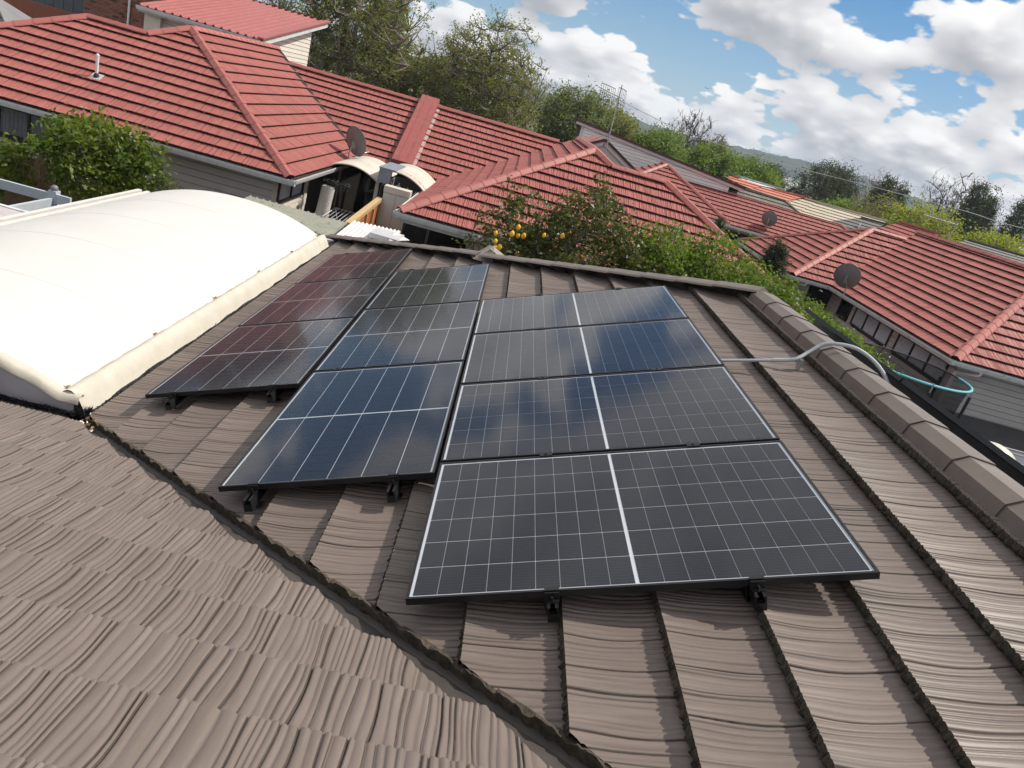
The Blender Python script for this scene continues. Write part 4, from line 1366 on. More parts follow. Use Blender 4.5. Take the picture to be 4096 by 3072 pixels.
# ------------------------------------------------------------------ yard between the two houses
def arch_awning(x0, x1, yf, yb, z0, z1, rise, label, text=False):
    o = thing('awning', label, 'awning', ((x0 + x1) / 2, (yf + yb) / 2, GROUND))
    cm = mat('cream_polycarbonate', (0.62, 0.58, 0.50), 0.5, 0.08, 2, stain=((0.48, 0.44, 0.36), 1.8, 0.5, 0.75))
    def zz(x):
        t = (x - x0) / (x1 - x0)
        return z0 + (z1 - z0) * t + rise * 4 * t * (1 - t)
    n = 20
    half = (yf + yb) / 2
    for ya, yc in ((yf, half), (half + 0.004, yb)):
        m = MB(); rows = []
        for y in (ya, yc):
            rows.append([(x0 + (x1 - x0) * i / n, y, zz(x0 + (x1 - x0) * i / n)) for i in range(n + 1)])
        m.grid(rows)
        rows2 = [[(p[0], p[1], p[2] - 0.012) for p in r] for r in rows]
        m.grid(rows2, flip=True)
        m.grid([rows2[0], rows[0]])
        m.build('roof_sheet', cm, o)
    m = MB()
    m.tube([(x0 + (x1 - x0) * i / n, yf - 0.012, zz(x0 + (x1 - x0) * i / n) - 0.02) for i in range(n + 1)], 0.022, 6)
    m.build('front_rib', mat('beige_aluminium', (0.50, 0.46, 0.40), 0.45, 0.1), o)
    return o, zz
def build_yard():
    al = mat('beige_aluminium', (0.50, 0.46, 0.40), 0.45, 0.1)
    dk = mat('dark_porch_panel', (0.030, 0.030, 0.034), 0.6, 0.25, 3)
    # left awning over a glazed porch
    o, zz = arch_awning(-4.78, -3.42, 17.75, 20.6, -0.96, -1.10, 0.20, 'cream arched awning over the glazed porch left of the duct')
    for x in (-3.46,):
        MB().box((x - 0.05, 17.78, GROUND), (x + 0.04, 17.86, zz(x) - 0.02)).build('post', al, o)
    m = MB(); m.box((-4.75, 20.2, GROUND), (-3.5, 20.24, -0.9)); m.build('rear_panel', dk, o)
    g = MB(); g.box((-4.72, 19.2, -3.4), (-3.52, 19.206, -1.12)); g.build('glass', pane_mat('porch_glass', (0.35, 0.36, 0.38), 0.03), o)
    m = MB()
    m.box((-3.40, 17.9, GROUND), (-3.36, 20.2, -1.15))
    m.build('side_panel', mat('grey_porch_side', (0.19, 0.18, 0.18), 0.6, 0.15), o)
    # right awning with printed film
    o, zz = arch_awning(-3.28, -2.02, 17.45, 19.9, -0.70, -1.06, 0.20, 'arched awning of printed cream film with a grey tarp corner right of the duct')
    m = MB()
    m.box((-3.42, 17.40, -1.02), (-3.10, 17.55, -0.66))
    m.box((-3.44, 17.40, -0.655), (-2.98, 19.0, -0.63))
    m.build('tarp', mat('blue_grey_tarp', (0.20, 0.22, 0.27), 0.6, 0.15, 6, bump=0.3, bscale=12), o)
    m = MB(); m.box((-3.25, 19.2, GROUND), (-2.1, 19.24, -1.0)); m.build('rear_panel', mat('smoky_film', (0.10, 0.10, 0.105), 0.5, 0.2), o)
    m = MB()
    for k in range(4):
        c = Vector((-2.97 + 0.24 * k, 17.52, -0.93 - 0.045 * k)); r = 0.11
        m.tube([c + Vector((r * math.cos(a), 0, r * math.sin(a))) for a in [math.pi + math.pi * i / 10 for i in range(11)]], 0.018, 5)
    m.build('trim', mat('white_plastic', (0.5, 0.5, 0.5), 0.5, 0.05), o)
    # worn red printed lettering on the film, broken block strokes
    red = mat('red_print', (0.62, 0.16, 0.13), 0.6, 0.3, 20)
    gry = mat('grey_print', (0.22, 0.24, 0.29), 0.6, 0.2, 20)
    S = {'S': [(0, 1, 1, 1), (0, .5, 0, 1), (0, .5, 1, .5), (1, 0, 1, .5), (0, 0, 1, 0)], 'T': [(0, 1, 1, 1), (.5, 0, .5, 1)], 'R': [(0, 0, 0, 1), (0, 1, 1, 1), (1, .5, 1, 1), (0, .5, 1, .5), (.4, .5, 1, 0)],
         'E': [(0, 0, 0, 1), (0, 1, 1, 1), (0, .5, .8, .5), (0, 0, 1, 0)], 'H': [(0, 0, 0, 1), (1, 0, 1, 1), (0, .5, 1, .5)], 'I': [(.5, 0, .5, 1)], 'U': [(0, 0, 0, 1), (1, 0, 1, 1), (0, 0, 1, 0)], 'C': [(0, 0, 0, 1), (0, 1, 1, 1), (0, 0, 1, 0)], 'D': [(0, 0, 0, 1), (0, 1, .8, .9), (.8, .9, 1, .5), (1, .5, .8, .1), (0, 0, .8, .1)]}
    mr, mg = MB(), MB()
    x = -2.93
    rg = random.Random(2)
    for ch in 'STRUCTUREHED':
        w = 0.052
        tgt = mg if x > -2.93 + 9 * 0.075 - 0.01 else mr
        for (a, b, c, d) in S.get(ch, S['I']):
            for q in range(3):
                if rg.random() < (0.30 if tgt is mr else 0.1):
                    continue
                t0, t1 = q / 3, (q + 1) / 3
                def pt(t, dx):
                    xx = x + w * (a + (c - a) * t); yy = 17.62 + 0.20 * (b + (d - b) * t)
                    return Vector((xx, yy, zz(xx) + 0.004))
                p0, p1 = pt(t0, 0), pt(t1, 0)
                dd = (p1 - p0)
                if dd.length < 1e-4: continue
                sx = Vector((-dd.y, dd.x, 0)).normalized() * 0.008
                tgt.poly([p0 - sx, p1 - sx, p1 + sx, p0 + sx])
        x += 0.075
    # frame line of the print
    for yy in (17.585, 17.86):
        pts = [Vector((-2.98 + 0.93 * i / 14, yy, zz(-2.98 + 0.93 * i / 14) + 0.004)) for i in range(15)]
        for i in range(14):
            mg.poly([pts[i], pts[i + 1], pts[i + 1] + Vector((0, 0.012, 0)), pts[i] + Vector((0, 0.012, 0))])
    mr.build('lettering', red, o); mg.build('lettering', gry, o)
    # tall pale cupboard panel under it
    c = thing('cupboard', 'tall pale cupboard standing under the printed awning', 'cupboard', (-2.8, 17.1, GROUND))
    pm = mat('pale_panel', (0.60, 0.575, 0.54), 0.6, 0.05, 2, stain=((0.45, 0.43, 0.40), 6, 0.66, 0.8))
    MB().box((-3.13, 17.0, GROUND), (-2.47, 17.35, -1.16)).build('body', pm, c)
    MB().box((-3.13, 16.975, GROUND + 0.05), (-2.805, 16.998, -1.18)).build('door', pm, c)
    MB().box((-2.795, 16.975, GROUND + 0.05), (-2.47, 16.998, -1.18)).build('door', pm, c)
    MB().box((-3.14, 16.97, -1.155), (-2.46, 17.36, -1.0)).build('top', mat('cream_panel', (0.62, 0.585, 0.50), 0.6, 0.05), c)
    # a roll of carpet leaning in the porch
    c = thing('carpet_roll', 'pale speckled roll of carpet leaning upright in the porch', 'carpet', (-4.5, 17.2, -3.4))
    cp = mat('pale_carpet', (0.56, 0.545, 0.52), 0.95, 0.35, 26)
    MB().tube([(-4.60, 16.75, -3.3), (-4.50, 16.85, -1.42)], 0.17, 16, cap=False).build('roll', cp, c)
    m = MB()
    pts = []
    for i in range(60):
        a = i * 0.42; r = 0.165 - 0.0025 * i
        pts.append(Vector((-4.5 + r * math.cos(a), 16.85 + r * math.sin(a), -1.42)))
    m.grid([pts, [p + Vector((0, 0, 0.03)) for p in pts]])
    m.build('rolled_end', cp, c)
    m = MB()
    rg = random.Random(8)
    for i in range(260):
        p = Vector((-4.42 + rg.gauss(0, 0.16), 17.05 + rg.gauss(0, .1), -1.33 + rg.gauss(0, 0.05)))
        a = Vector((rg.uniform(-1, 1), rg.uniform(-1, 1), rg.uniform(-.4, .4))) * 0.05; b = Vector((rg.uniform(-1, 1), rg.uniform(-1, 1), rg.uniform(-.4, .4))) * 0.03
        m.poly([p - a, p - b, p + a, p + b])
    m.build('dark_cloth', mat('dark_cloth', (0.03, 0.035, 0.03), 0.9, 0.4), c)
    # folding clothes airer with pegs
    a = thing('clothes_airer', 'wire clothes airer with a few pegs in the yard', 'clothes airer', (-4.0, 16.9, -3.3))
    w = mat('white_wire', (0.62, 0.63, 0.65), 0.4, 0.05)
    m = MB()
    A, B, Cc, D = Vector((-4.35, 15.6, -2.05)), Vector((-3.55, 15.6, -2.05)), Vector((-3.55, 17.4, -1.98)), Vector((-4.35, 17.4, -1.98))
    m.tube([A, B, Cc, D, A], 0.014, 6)
    m.build('frame', w, a)
    for i in range(1, 8):
        t = i / 8
        MB().tube([A.lerp(B, t), D.lerp(Cc, t)], 0.006, 5).build('line', w, a)
    for p, q in ((A, B), (D, Cc)):
        MB().tube([p, Vector(((p.x + q.x) / 2 + 0.3, 16.5, -3.4))], 0.012, 5).build('leg', w, a)
        MB().tube([q, Vector(((p.x + q.x) / 2 - 0.3, 16.5, -3.4))], 0.012, 5).build('leg', w, a)
    pc = [(0.8, 0.25, 0.03), (0.75, 0.6, 0.02), (0.75, 0.2, 0.05), (0.2, 0.45, 0.1)]
    for i in range(9):
        p = A.lerp(B, 0.45 + 0.06 * i) + Vector((0, 0.1 + 0.05 * (i % 3), 0))
        MB().bar(p + Vector((0, 0, -0.03)), p + Vector((0.01, 0, 0.10)), 0.015, 0.02, up=(0, 1, 0)).build('peg', mat('peg_%d' % (i % 4), pc[i % 4], 0.5, 0.1), a)
    # bamboo-screened timber gate
    f = thing('timber_screen', 'orange stained timber screen with a pale top rail between shed and cupboard', 'screen', (-3.3, 15.5, GROUND))
    y0, y1 = 13.25, 17.0
    MB().hexa([(-3.20, y0, -1.50), (-3.06, y0, -1.50), (-3.12, y1, -1.42), (-3.26, y1, -1.42), (-3.20, y0, -1.41), (-3.06, y0, -1.41), (-3.12, y1, -1.33), (-3.26, y1, -1.33)]).build('top_rail', m_timber, f)
    om = mat('orange_stained_board', (0.42, 0.13, 0.035), 0.7, 0.2, 4, rnd=0.2)
    n = 14
    for i in range(n):
        ya, yb = y0 + (y1 - y0) * i / n, y0 + (y1 - y0) * (i + 0.93) / n
        xs = -3.12 - 0.06 * i / n
        MB().box((xs - 0.02, ya, GROUND + 0.1), (xs + 0.005, yb, -1.50)).build('board', om, f)
    for i in range(5):
        y = y0 + 0.1 + (y1 - y0 - 0.2) * i / 4
        xs = -3.10 - 0.06 * i / 4
        MB().box((xs, y - 0.03, GROUND), (xs + 0.045, y + 0.03, -1.49)).build('post', m_timber, f)
    # green-grey ribbed shed
    s = thing('garden_shed', 'low grey-green shed with a ribbed stained metal roof beside the canopy', 'shed', (-4, 12, GROUND))
    sg = mat('grey_green_steel', (0.27, 0.275, 0.225), 0.55, 0.12, 2, stain=((0.12, 0.11, 0.10), 3.0, 0.54, 0.68))
    x0, x1, ya, yb, zl, zh = -4.95, -2.98, 11.15, 12.45, -1.33, -1.26
    MB().hexa([(x0, ya, zl - 0.02), (x1, ya, zl - 0.02), (x1, yb, zh - 0.02), (x0, yb, zh - 0.02), (x0, ya, zl), (x1, ya, zl), (x1, yb, zh), (x0, yb, zh)]).build('roof', sg, s)
    for i in range(16):
        x = x0 + 0.02 + (x1 - x0 - 0.04) * i / 15
        MB().hexa([(x - 0.016, ya, zl), (x + 0.016, ya, zl), (x + 0.016, yb, zh), (x - 0.016, yb, zh), (x - 0.008, ya, zl + 0.024), (x + 0.008, ya, zl + 0.024), (x + 0.008, yb, zh + 0.024), (x - 0.008, yb, zh + 0.024)]).build('roof_rib', sg, s)
    MB().box((x0 + 0.05, ya + 0.05, GROUND), (x1 - 0.05, yb - 0.05, zl - 0.02)).build('wall', mat('dark_green_steel', (0.085, 0.095, 0.08), 0.6, 0.12), s)
    MB().box((x0, ya - 0.012, zl - 0.13), (x1 + 0.012, ya - 0.001, zl + 0.005)).build('fascia', mat('olive_trim', (0.20, 0.215, 0.17), 0.5, 0.1), s)
    # white corrugated sheet on a low lean-to
    s = thing('lean_to_roof', 'small white corrugated sheet roof just past the end of the brown roof', 'roof', (-2.5, 12, GROUND))
    m = MB(); rows = []
    for y, z in ((11.15, -1.30), (12.75, -1.24)):
        rows.append([(-2.92 + 0.95 * i / 60, y + 0.25 * i / 60, z + 0.014 * math.sin(i * 1.25)) for i in range(61)])
    m.grid(rows); m.build('corrugated_sheet', mat('white_corrugated', (0.62, 0.62, 0.62), 0.5, 0.1, 4), s)
    MB().hexa([(-2.38, 11.7, -1.26), (-1.85, 11.75, -1.24), (-1.80, 12.3, -1.22), (-2.36, 12.25, -1.24), (-2.38, 11.7, -1.16), (-1.85, 11.75, -1.18), (-1.80, 12.3, -1.16), (-2.36, 12.25, -1.14)]).build('trough', mat('pale_metal_trough', (0.50, 0.50, 0.52), 0.4, 0.1), s)
    MB().poly([(-1.99, 11.62, -1.21), (-1.66, 12.15, -1.20), (-2.0, 12.25, -1.13)]).poly([(-2.0, 12.25, -1.14), (-1.66, 12.15, -1.21), (-1.99, 11.62, -1.22)]).build('loose_flap', mat('white_corrugated', (0.62, 0.62, 0.62)), s)
    MB().box((-2.85, 11.3, GROUND), (-2.1, 12.6, -1.33)).build('support', mat('dark_green_steel', (0.085, 0.095, 0.08), 0.6), s)
build_yard()

# ------------------------------------------------------------------ left-hand yard: fence, pergola, small roof
def build_left_yard():
    f = thing('fence', 'dark brown paling fence in the shade below the red roof eave', 'fence', (-9, 13.2, GROUND))
    x = -14.5
    rg = random.Random(3)
    while x < -5.4:
        w = 0.14
        z = -1.86 + 0.02 * rg.random()
        MB().box((x, 13.2, GROUND), (x + w, 13.225, z)).build('paling', m_fence, f)
        x += 0.147
    MB().box((-14.5, 13.23, -2.3), (-5.4, 13.29, -2.2)).build('rail', m_fence, f)
    p = thing('pergola', 'pale blue-grey pergola frame with a round-topped post at the left edge', 'pergola', (-6.7, 8.9, GROUND))
    pm = mat('pale_blue_paint', (0.44, 0.49, 0.54), 0.5, 0.15, 4)
    MB().box((-6.75, 8.90, GROUND), (-6.63, 9.02, -1.25)).build('post', pm, p)
    MB().sphere((-6.69, 8.96, -1.22), 0.055, 10, 6).build('finial', mat('grey_finial', (0.18, 0.18, 0.2), 0.5), p)
    MB().bar((-9.6, 8.93, -1.36), (-6.42, 8.93, -1.36), 0.05, 0.14, up=(0, 0, 1)).build('beam', pm, p)
    MB().bar((-6.69, 6.6, -1.42), (-6.69, 9.15, -1.42), 0.05, 0.12, up=(0, 0, 1)).build('beam', pm, p)
    r = thing('porch_roof', 'small white edged roof corner at the far left beside the canopy', 'roof', (-7, 7, GROUND))
    pv = mat('pinkish_polycarbonate', (0.50, 0.45, 0.46), 0.5, 0.15, 5)
    MB().hexa([(-9.5, 6.3, -1.34), (-6.22, 6.3, -1.34), (-6.22, 7.62, -1.34), (-9.5, 7.62, -1.30), (-9.5, 6.3, -1.30), (-6.22, 6.3, -1.30), (-6.22, 7.62, -1.30), (-9.5, 7.62, -1.26)]).build('sheet', pv, r)
    MB().bar((-9.5, 7.66, -1.30), (-6.15, 7.66, -1.33), 0.07, 0.09).build('edge_beam', m_white_gut, r)
    MB().bar((-6.17, 6.1, -1.36), (-6.17, 7.7, -1.36), 0.08, 0.12).build('edge_beam', mat('grey_green_edge', (0.36, 0.40, 0.40), 0.5), r)
    MB().box((-9.4, 6.4, GROUND), (-6.4, 7.5, -1.35)).build('wall', mat('dim_wall', (0.12, 0.12, 0.12), 0.8), r)
build_left_yard()

# ------------------------------------------------------------------ right-hand yard: fence rail, trampoline, flat roof with dome
def build_right_yard():
    f = thing('fence', 'timber fence with a pale plank top running below the long red house', 'fence', (9.3, 18, GROUND))
    a, b = Vector((9.38, 22.0, -1.50)), Vector((9.20, 15.5, -1.50))
    MB().bar(a, b, 0.14, 0.045).build('top_plank', m_timber, f)
    n = 52
    for i in range(n):
        p, q = a.lerp(b, i / n), a.lerp(b, (i + 0.94) / n)
        MB().hexa([(p.x, p.y, GROUND), (q.x, q.y, GROUND), (q.x + 0.02, q.y, GROUND), (p.x + 0.02, p.y, GROUND), (p.x, p.y, -1.525), (q.x, q.y, -1.525), (q.x + 0.02, q.y, -1.525), (p.x + 0.02, p.y, -1.525)]).build('paling', m_fence, f)
    t = thing('trampoline', 'round trampoline with a black safety net and teal padded rim', 'trampoline', (9.92, 13.95, GROUND))
    c = Vector((9.92, 13.95, 0)); r = 1.42; zt = -1.30; zm = -2.75
    ring = lambda z, rr, n=48: [Vector((c.x + rr * math.cos(2 * math.pi * k / n), c.y + rr * math.sin(2 * math.pi * k / n), z)) for k in range(n + 1)]
    teal = mat('teal_foam', (0.12, 0.44, 0.50), 0.6, 0.12, 4)
    blk = mat('black_foam', (0.022, 0.022, 0.024), 0.7, 0.2)
    rg_ = ring(zt, r)
    # teal sleeve on the near side, black binding at the back
    near = [i for i in range(49)]
    arc = [Vector((c.x + r * math.cos(a), c.y + r * math.sin(a), zt)) for a in [R(175) + R(190) * i / 36 for i in range(37)]]
    MB().tube(arc, 0.03, 8).build('rim_sleeve', teal, t)
    arc2 = [Vector((c.x + r * math.cos(a), c.y + r * math.sin(a), zt)) for a in [R(5) + R(170) * i / 36 for i in range(37)]]
    MB().tube(arc2, 0.018, 8).build('rim_binding', blk, t)
    for k in range(6):
        a = R(25 + 60 * k)
        p = Vector((c.x + (r + 0.03) * math.cos(a), c.y + (r + 0.03) * math.sin(a), 0))
        m = MB().tube([(p.x, p.y, GROUND), (p.x, p.y, zt - 0.16)], 0.035, 8)
        m.build('pole', blk, t)
        MB().tube([(p.x, p.y, zt - 0.16), (p.x, p.y, zt + 0.05)], 0.016, 8).build('pole_tip', m_galv, t)
    nm = bpy.data.materials.new('black_net')
    nm.use_nodes = True
    nt = nm.node_tree; nt.nodes.clear()
    out = _nn(nt, 'ShaderNodeOutputMaterial'); ms = _nn(nt, 'ShaderNodeMixShader'); ms.inputs[0].default_value = 0.55
    tr = _nn(nt, 'ShaderNodeBsdfTransparent'); df = _nn(nt, 'ShaderNodeBsdfDiffuse'); df.inputs[0].default_value = (0.02, 0.02, 0.022, 1)
    nt.links.new(tr.outputs[0], ms.inputs[1]); nt.links.new(df.outputs[0], ms.inputs[2]); nt.links.new(ms.outputs[0], out.inputs[0])
    m = MB(); rows = []
    for q in range(5):
        z = zt + (zm - zt) * q / 4
        rows.append([p + Vector((0, 0, 0)) for p in ring(z, r - 0.04 - 0.05 * math.sin(math.pi * q / 4))])
    m.grid(rows); m.build('net', nm, t)
    MB().poly(ring(zm, r - 0.15)[:-1]).build('mat', blk, t)
    MB().tube(ring(zm, r), 0.05, 8).build('frame_pad', blk, t)
    # neighbouring low roof with a dome rooflight
    s = thing('low_roof', 'dark slate-blue low roof with pale seams beyond the ridge at right', 'roof', (12, 9.5, GROUND))
    sm = mat('slate_blue_membrane', (0.085, 0.09, 0.115), 0.35, 0.1, 2)
    MB().hexa([(8.6, 6.2, -2.05), (15.5, 6.2, -2.05), (15.5, 11.4, -2.0), (8.6, 11.4, -2.0), (8.6, 6.2, -1.97), (15.5, 6.2, -1.97), (15.5, 11.4, -1.92), (8.6, 11.4, -1.92)]).build('membrane', sm, s)
    for i in range(9):
        y = 6.5 + 0.58 * i
        MB().box((8.62, y, -1.972 + 0.0096 * (y - 6.2)), (15.4, y + 0.035, -1.952 + 0.0096 * (y - 6.2))).build('seam', mat('pale_seam', (0.26, 0.26, 0.27), 0.5), s)
    MB().bar((8.6, 11.42, -1.93), (15.5, 11.42, -1.93), 0.06, 0.07).build('edge_trim', mat('grey_trim', (0.30, 0.29, 0.28), 0.5), s)
    MB().box((8.8, 6.4, GROUND), (15.3, 11.3, -2.06)).build('wall', mat('dim_wall', (0.12, 0.12, 0.12), 0.8), s)
    d = thing('dome_rooflight', 'translucent cream dome rooflight on the slate-blue low roof', 'rooflight', (9.8, 10.0, -1.93))
    dm = mat('cream_acrylic', (0.60, 0.60, 0.50), 0.25, 0.15, 8, spec=0.6)
    MB().sphere((9.8, 10.0, -1.93), 0.46, 20, 8, sy=1.1, sz=0.95, v1=0.5).build('dome', dm, d)
    MB().tube([Vector((9.8 + 0.49 * math.cos(R(15 * k)), 10.0 + 0.54 * math.sin(R(15 * k)), -1.94)) for k in range(25)], 0.03, 6).build('rim', mat('grey_trim', (0.30, 0.29, 0.28), 0.5), d)
    # bank of dark ground cloth under the long house
    m = MB().hexa([(11.80, 8.0, GROUND), (20, 8.0, GROUND), (20, 15.12, GROUND), (11.80, 15.12, GROUND), (11.80, 12.0, -3.3), (20, 12.0, -3.3), (20, 15.12, -2.35), (11.80, 15.12, -2.35)])
    m.place('retaining_wall', mat('dark_grey_cladding', (0.060, 0.058, 0.058), 0.85, 0.25, 3), 'dark grey clad bank below the right-hand house wall', 'wall')
build_right_yard()
# ------------------------------------------------------------------ units farther back
m_greyt = mat('grey_green_tile', (0.205, 0.20, 0.165), 0.7, 0.12, 3, rnd=0.08, spec=0.25, stretch=(9, 1, 1))
m_greylip = mat('dark_grey_lip', (0.03, 0.03, 0.028), 0.9, 0.3)
tileset('grey', [m_greyt, m_greylip, m_greylip], lip=0.040, amp=0.009, nx=0, ny=3, nvar=4, rib=(0.03, 0.07))
m_maroon = mat('maroon_barge', (0.060, 0.022, 0.022), 0.5, 0.15)
m_pinkwhite = mat('pinkish_white_paint', (0.60, 0.55, 0.56), 0.5, 0.06)

def sl(y0, z0):
    return lambda y: z0 + KP * (y - y0)
def build_mid_units():
    # F: hip roof in front of the long clerestory
    h = thing('house', 'red hip roof unit tucked between the centre house and the long white clerestory', 'house', (8, 37, GROUND))
    z = sl(34.2, -0.8)
    rc, ap, lc = (10.75, 34.2, -0.8), (7.55, 37.45, z(37.45)), (4.3, 34.2, -0.8)
    roof_slope(h, [[lc, rc, ap]], 'red', m_deck, (0, 34.2, -0.8), seed=51)
    roof_slope(h, [[lc, ap, (7.55, 39.0, ap[2]), (4.3, 39.0, -0.8)]], 'red', m_deck, (4.3, 0, -0.8), seed=52)
    m = MB(); m.poly([ap, rc, (10.75, 39, -0.8), (7.55, 39, ap[2])]); m.build('rear_slope', m_redcap, h)
    caps(h, up_(rc), up_(ap), cap_red, 0.40, up=(0.3, -0.3, 1)); caps(h, up_(lc), up_(ap), cap_red, 0.40, up=(-0.3, -0.3, 1))
    caps(h, up_(ap), up_((7.55, 39, ap[2])), cap_red, 0.40)
    gutter(h, [(4.3, 34.22, -0.81), (10.85, 34.22, -0.81)], m_white_gut, out=[(0, -1, 0)])
    MB().box((4.8, 34.7, GROUND), (10.3, 38.9, -0.94)).build('wall', mat('red_brick_wall', (0.26, 0.095, 0.06), 0.85, 0.2, 3), h)
    downpipe(h, [(10.6, 34.12, -0.92), (10.6, 34.15, -1.02), (10.15, 34.5, -1.1), (10.1, 34.6, GROUND)], 0.05)
    # E: long slope below the clerestory
    h = thing('house', 'long low red tiled slope with a satellite dish below the white clerestory', 'house', (14, 39, GROUND))
    z = sl(37.9, -1.1)
    roof_slope(h, [[(10.3, 37.9, -1.1), (21.6, 37.9, -1.1), (18.9, 40.6, z(40.6)), (8.6, 40.6, z(40.6)), (8.6, 39.2, z(39.2))]], 'red', m_deck, (0, 37.9, -1.1), seed=53)
    gutter(h, [(10.3, 37.92, -1.11), (21.6, 37.92, -1.11)], m_white_gut, out=[(0, -1, 0)])
    MB().box((10.8, 38.35, GROUND), (21, 40.5, -1.24)).build('wall', m_cream, h)
    for xx, w, n in ((11.2, 2.6, 3), (14.35, 1.3, 1)):
        window(h, (xx, 38.34, -1.4), (0, -1, 0), (1, 0, 0), w, 1.6, n, m_darkframe, m_glass, m_inshade)
    caps(h, up_((21.6, 37.9, -1.1)), up_((18.9, 40.6, z(40.6))), cap_red, 0.40, up=(0.3, -0.3, 1))
    MB().bar((12.0, 40.66, z(40.6) + 0.05), (18.9, 40.66, z(40.6) + 0.05), 0.16, 0.05).build('apron_flashing', m_redcap, h)
    sat_dish((14.02, 38.35, -0.27), (14.05, 38.45, -0.80), 0.44, (0.45, 0.82, 0.34), 'grey satellite dish on the long low red slope in the middle distance')
    # D: clerestory
    h = thing('clerestory', 'long white weatherboard clerestory wall under a dark sloping roof edge', 'building', (7, 41, -1))
    y = 40.75
    tz = lambda x: 1.78 + (0.86 - 1.78) * (x - 2.75) / (12.0 - 2.75)
    wb = mat('white_weatherboard_paint', (0.84, 0.81, 0.79), 0.6, 0.05, 3, rnd=0.04)
    MB().hexa([(3.0, y, -1), (12.0, y, -1), (12.0, y + 4, -1), (3.0, y + 4, -1), (3.0, y, tz(3.0) - 0.03), (12.0, y, tz(12.0) - 0.03), (12.0, y + 4, tz(12) - 0.03), (3.0, y + 4, tz(3.0) - 0.03)]).build('wall', m_gapshade, h)
    zz = tz(3.0)
    while zz > 0.0:
        zb = zz - 0.165
        xe = 12.0 if zz < tz(12.0) else 3.0 + (tz(3.0) - zz) / (tz(3.0) - tz(12.0)) * 9.0
        xe2 = 12.0 if zb < tz(12.0) else 3.0 + (tz(3.0) - zb) / (tz(3.0) - tz(12.0)) * 9.0
        if xe2 > 3.1:
            zb += 0.016
            MB().hexa([(3.0, y - 0.03, zb), (xe2, y - 0.03, zb), (xe2, y, zb), (3.0, y, zb), (3.0, y - 0.022, zz), (max(xe, 3.05), y - 0.022, zz), (max(xe, 3.05), y, zz), (3.0, y, zz)]).build('weatherboard', wb, h)
        zz -= 0.165
    MB().bar((2.6, y - 0.12, tz(2.6) - 0.07), (12.8, y - 0.12, tz(12.8) - 0.07), 0.04, 0.17).build('bargeboard', m_pinkwhite, h)
    MB().hexa([(2.5, y - 0.20, tz(2.5) - 0.01), (12.85, y - 0.20, tz(12.85) - 0.01), (12.85, y + 4.2, tz(12.85) - 0.01), (2.5, y + 4.2, tz(2.5) - 0.01),
               (2.5, y - 0.20, tz(2.5) + 0.11), (12.85, y - 0.20, tz(12.85) + 0.11), (12.85, y + 4.2, tz(12.85) + 0.11), (2.5, y + 4.2, tz(2.5) + 0.11)]).build('roof', m_maroon, h)
    MB().box((2.95, y - 0.045, -1), (3.12, y + 0.02, tz(3.0) - 0.05)).build('corner_board', m_pinkwhite, h)
    # G: grey tiled slope behind it
    h = thing('house', 'grey-green tiled roof slope just right of the clerestory end', 'house', (14, 42, GROUND))
    roof_slope(h, [[(12.0, 40.85, 0.36), (12.24, 41.6, 0.36 + KP * 0.75), (15.6, 41.6, 0.36 + KP * 0.75), (16.4, 40.85, 0.36)]], 'grey', m_deck, (0, 40.85, 0.36), seed=55)
    MB().box((12.2, 41.0, GROUND), (16.2, 46, 0.3)).build('wall', m_board, h)
    m = MB(); m.poly([(12.24, 41.6, 0.762), (15.6, 41.6, 0.762), (15.6, 45, -0.9), (12.24, 45, -0.9)]); m.poly([(15.6, 41.6, 0.762), (16.4, 40.85, 0.36), (16.4, 45, -0.9), (15.6, 45, -0.9)])
    m.build('rear_slope', m_greyt, h)
    MB().bar((12.2, 41.6, 0.80), (15.65, 41.6, 0.80), 0.2, 0.07).build('ridge_trim', m_greyt, h)
    MB().bar((15.6, 41.6, 0.80), (16.45, 40.8, 0.38), 0.18, 0.07).build('hip_trim', m_greyt, h)
    # gable with pale bargeboards behind the centre house
    h = thing('gable_roof', 'small maroon-edged gable with pale bargeboards behind the centre ridge', 'roof', (3.1, 30, 0))
    a, b, c = Vector((3.12, 28, 1.36)), Vector((4.95, 28, 0.40)), Vector((1.30, 28, 0.40))
    d = Vector((0, 5, 0))
    for p, q in ((a, b), (c, a)):
        n = (q - p).cross(d).normalized()
        if n.z < 0: n = -n
        MB().hexa([p, q, q + d, p + d, p + n * 0.05, q + n * 0.05, q + d + n * 0.05, p + d + n * 0.05]).build('roof_sheet', m_redcap, h)
    for p, q in ((a, b), (a, c)):
        dn = Vector((0, -0.03, -0.08))
        MB().bar(p + dn, q + dn, 0.03, 0.14, up=(0, 0, 1)).build('bargeboard', m_pinkwhite, h)
        up = Vector((0, -0.02, 0.05))
        MB().bar(p + up, q + up, 0.18, 0.10, up=(0, 0, 1)).build('barge_flashing', m_maroon, h)
    MB().poly([c + Vector((0, 0.06, -0.8)), b + Vector((0, 0.06, -0.8)), b + Vector((0, 0.06, 0)), a + Vector((0, 0.06, 0)), c + Vector((0, 0.06, 0))]).build('gable_wall', m_board, h)
    for k in range(5):
        zb, zt = 0.42 + 0.17 * k, 0.42 + 0.17 * (k + 1)
        w0, w1 = 1.83 * (1.36 - zb) / 0.96, 1.83 * max(0.02, 1.36 - zt) / 0.96
        MB().hexa([(3.12 - w0, 28.03, zb), (3.12 + w0, 28.03, zb), (3.12 + w0, 28.06, zb), (3.12 - w0, 28.06, zb), (3.12 - w1, 28.052, zt), (3.12 + w1, 28.052, zt), (3.12 + w1, 28.06, zt), (3.12 - w1, 28.06, zt)]).build('weatherboard', m_board, h)
build_mid_units()

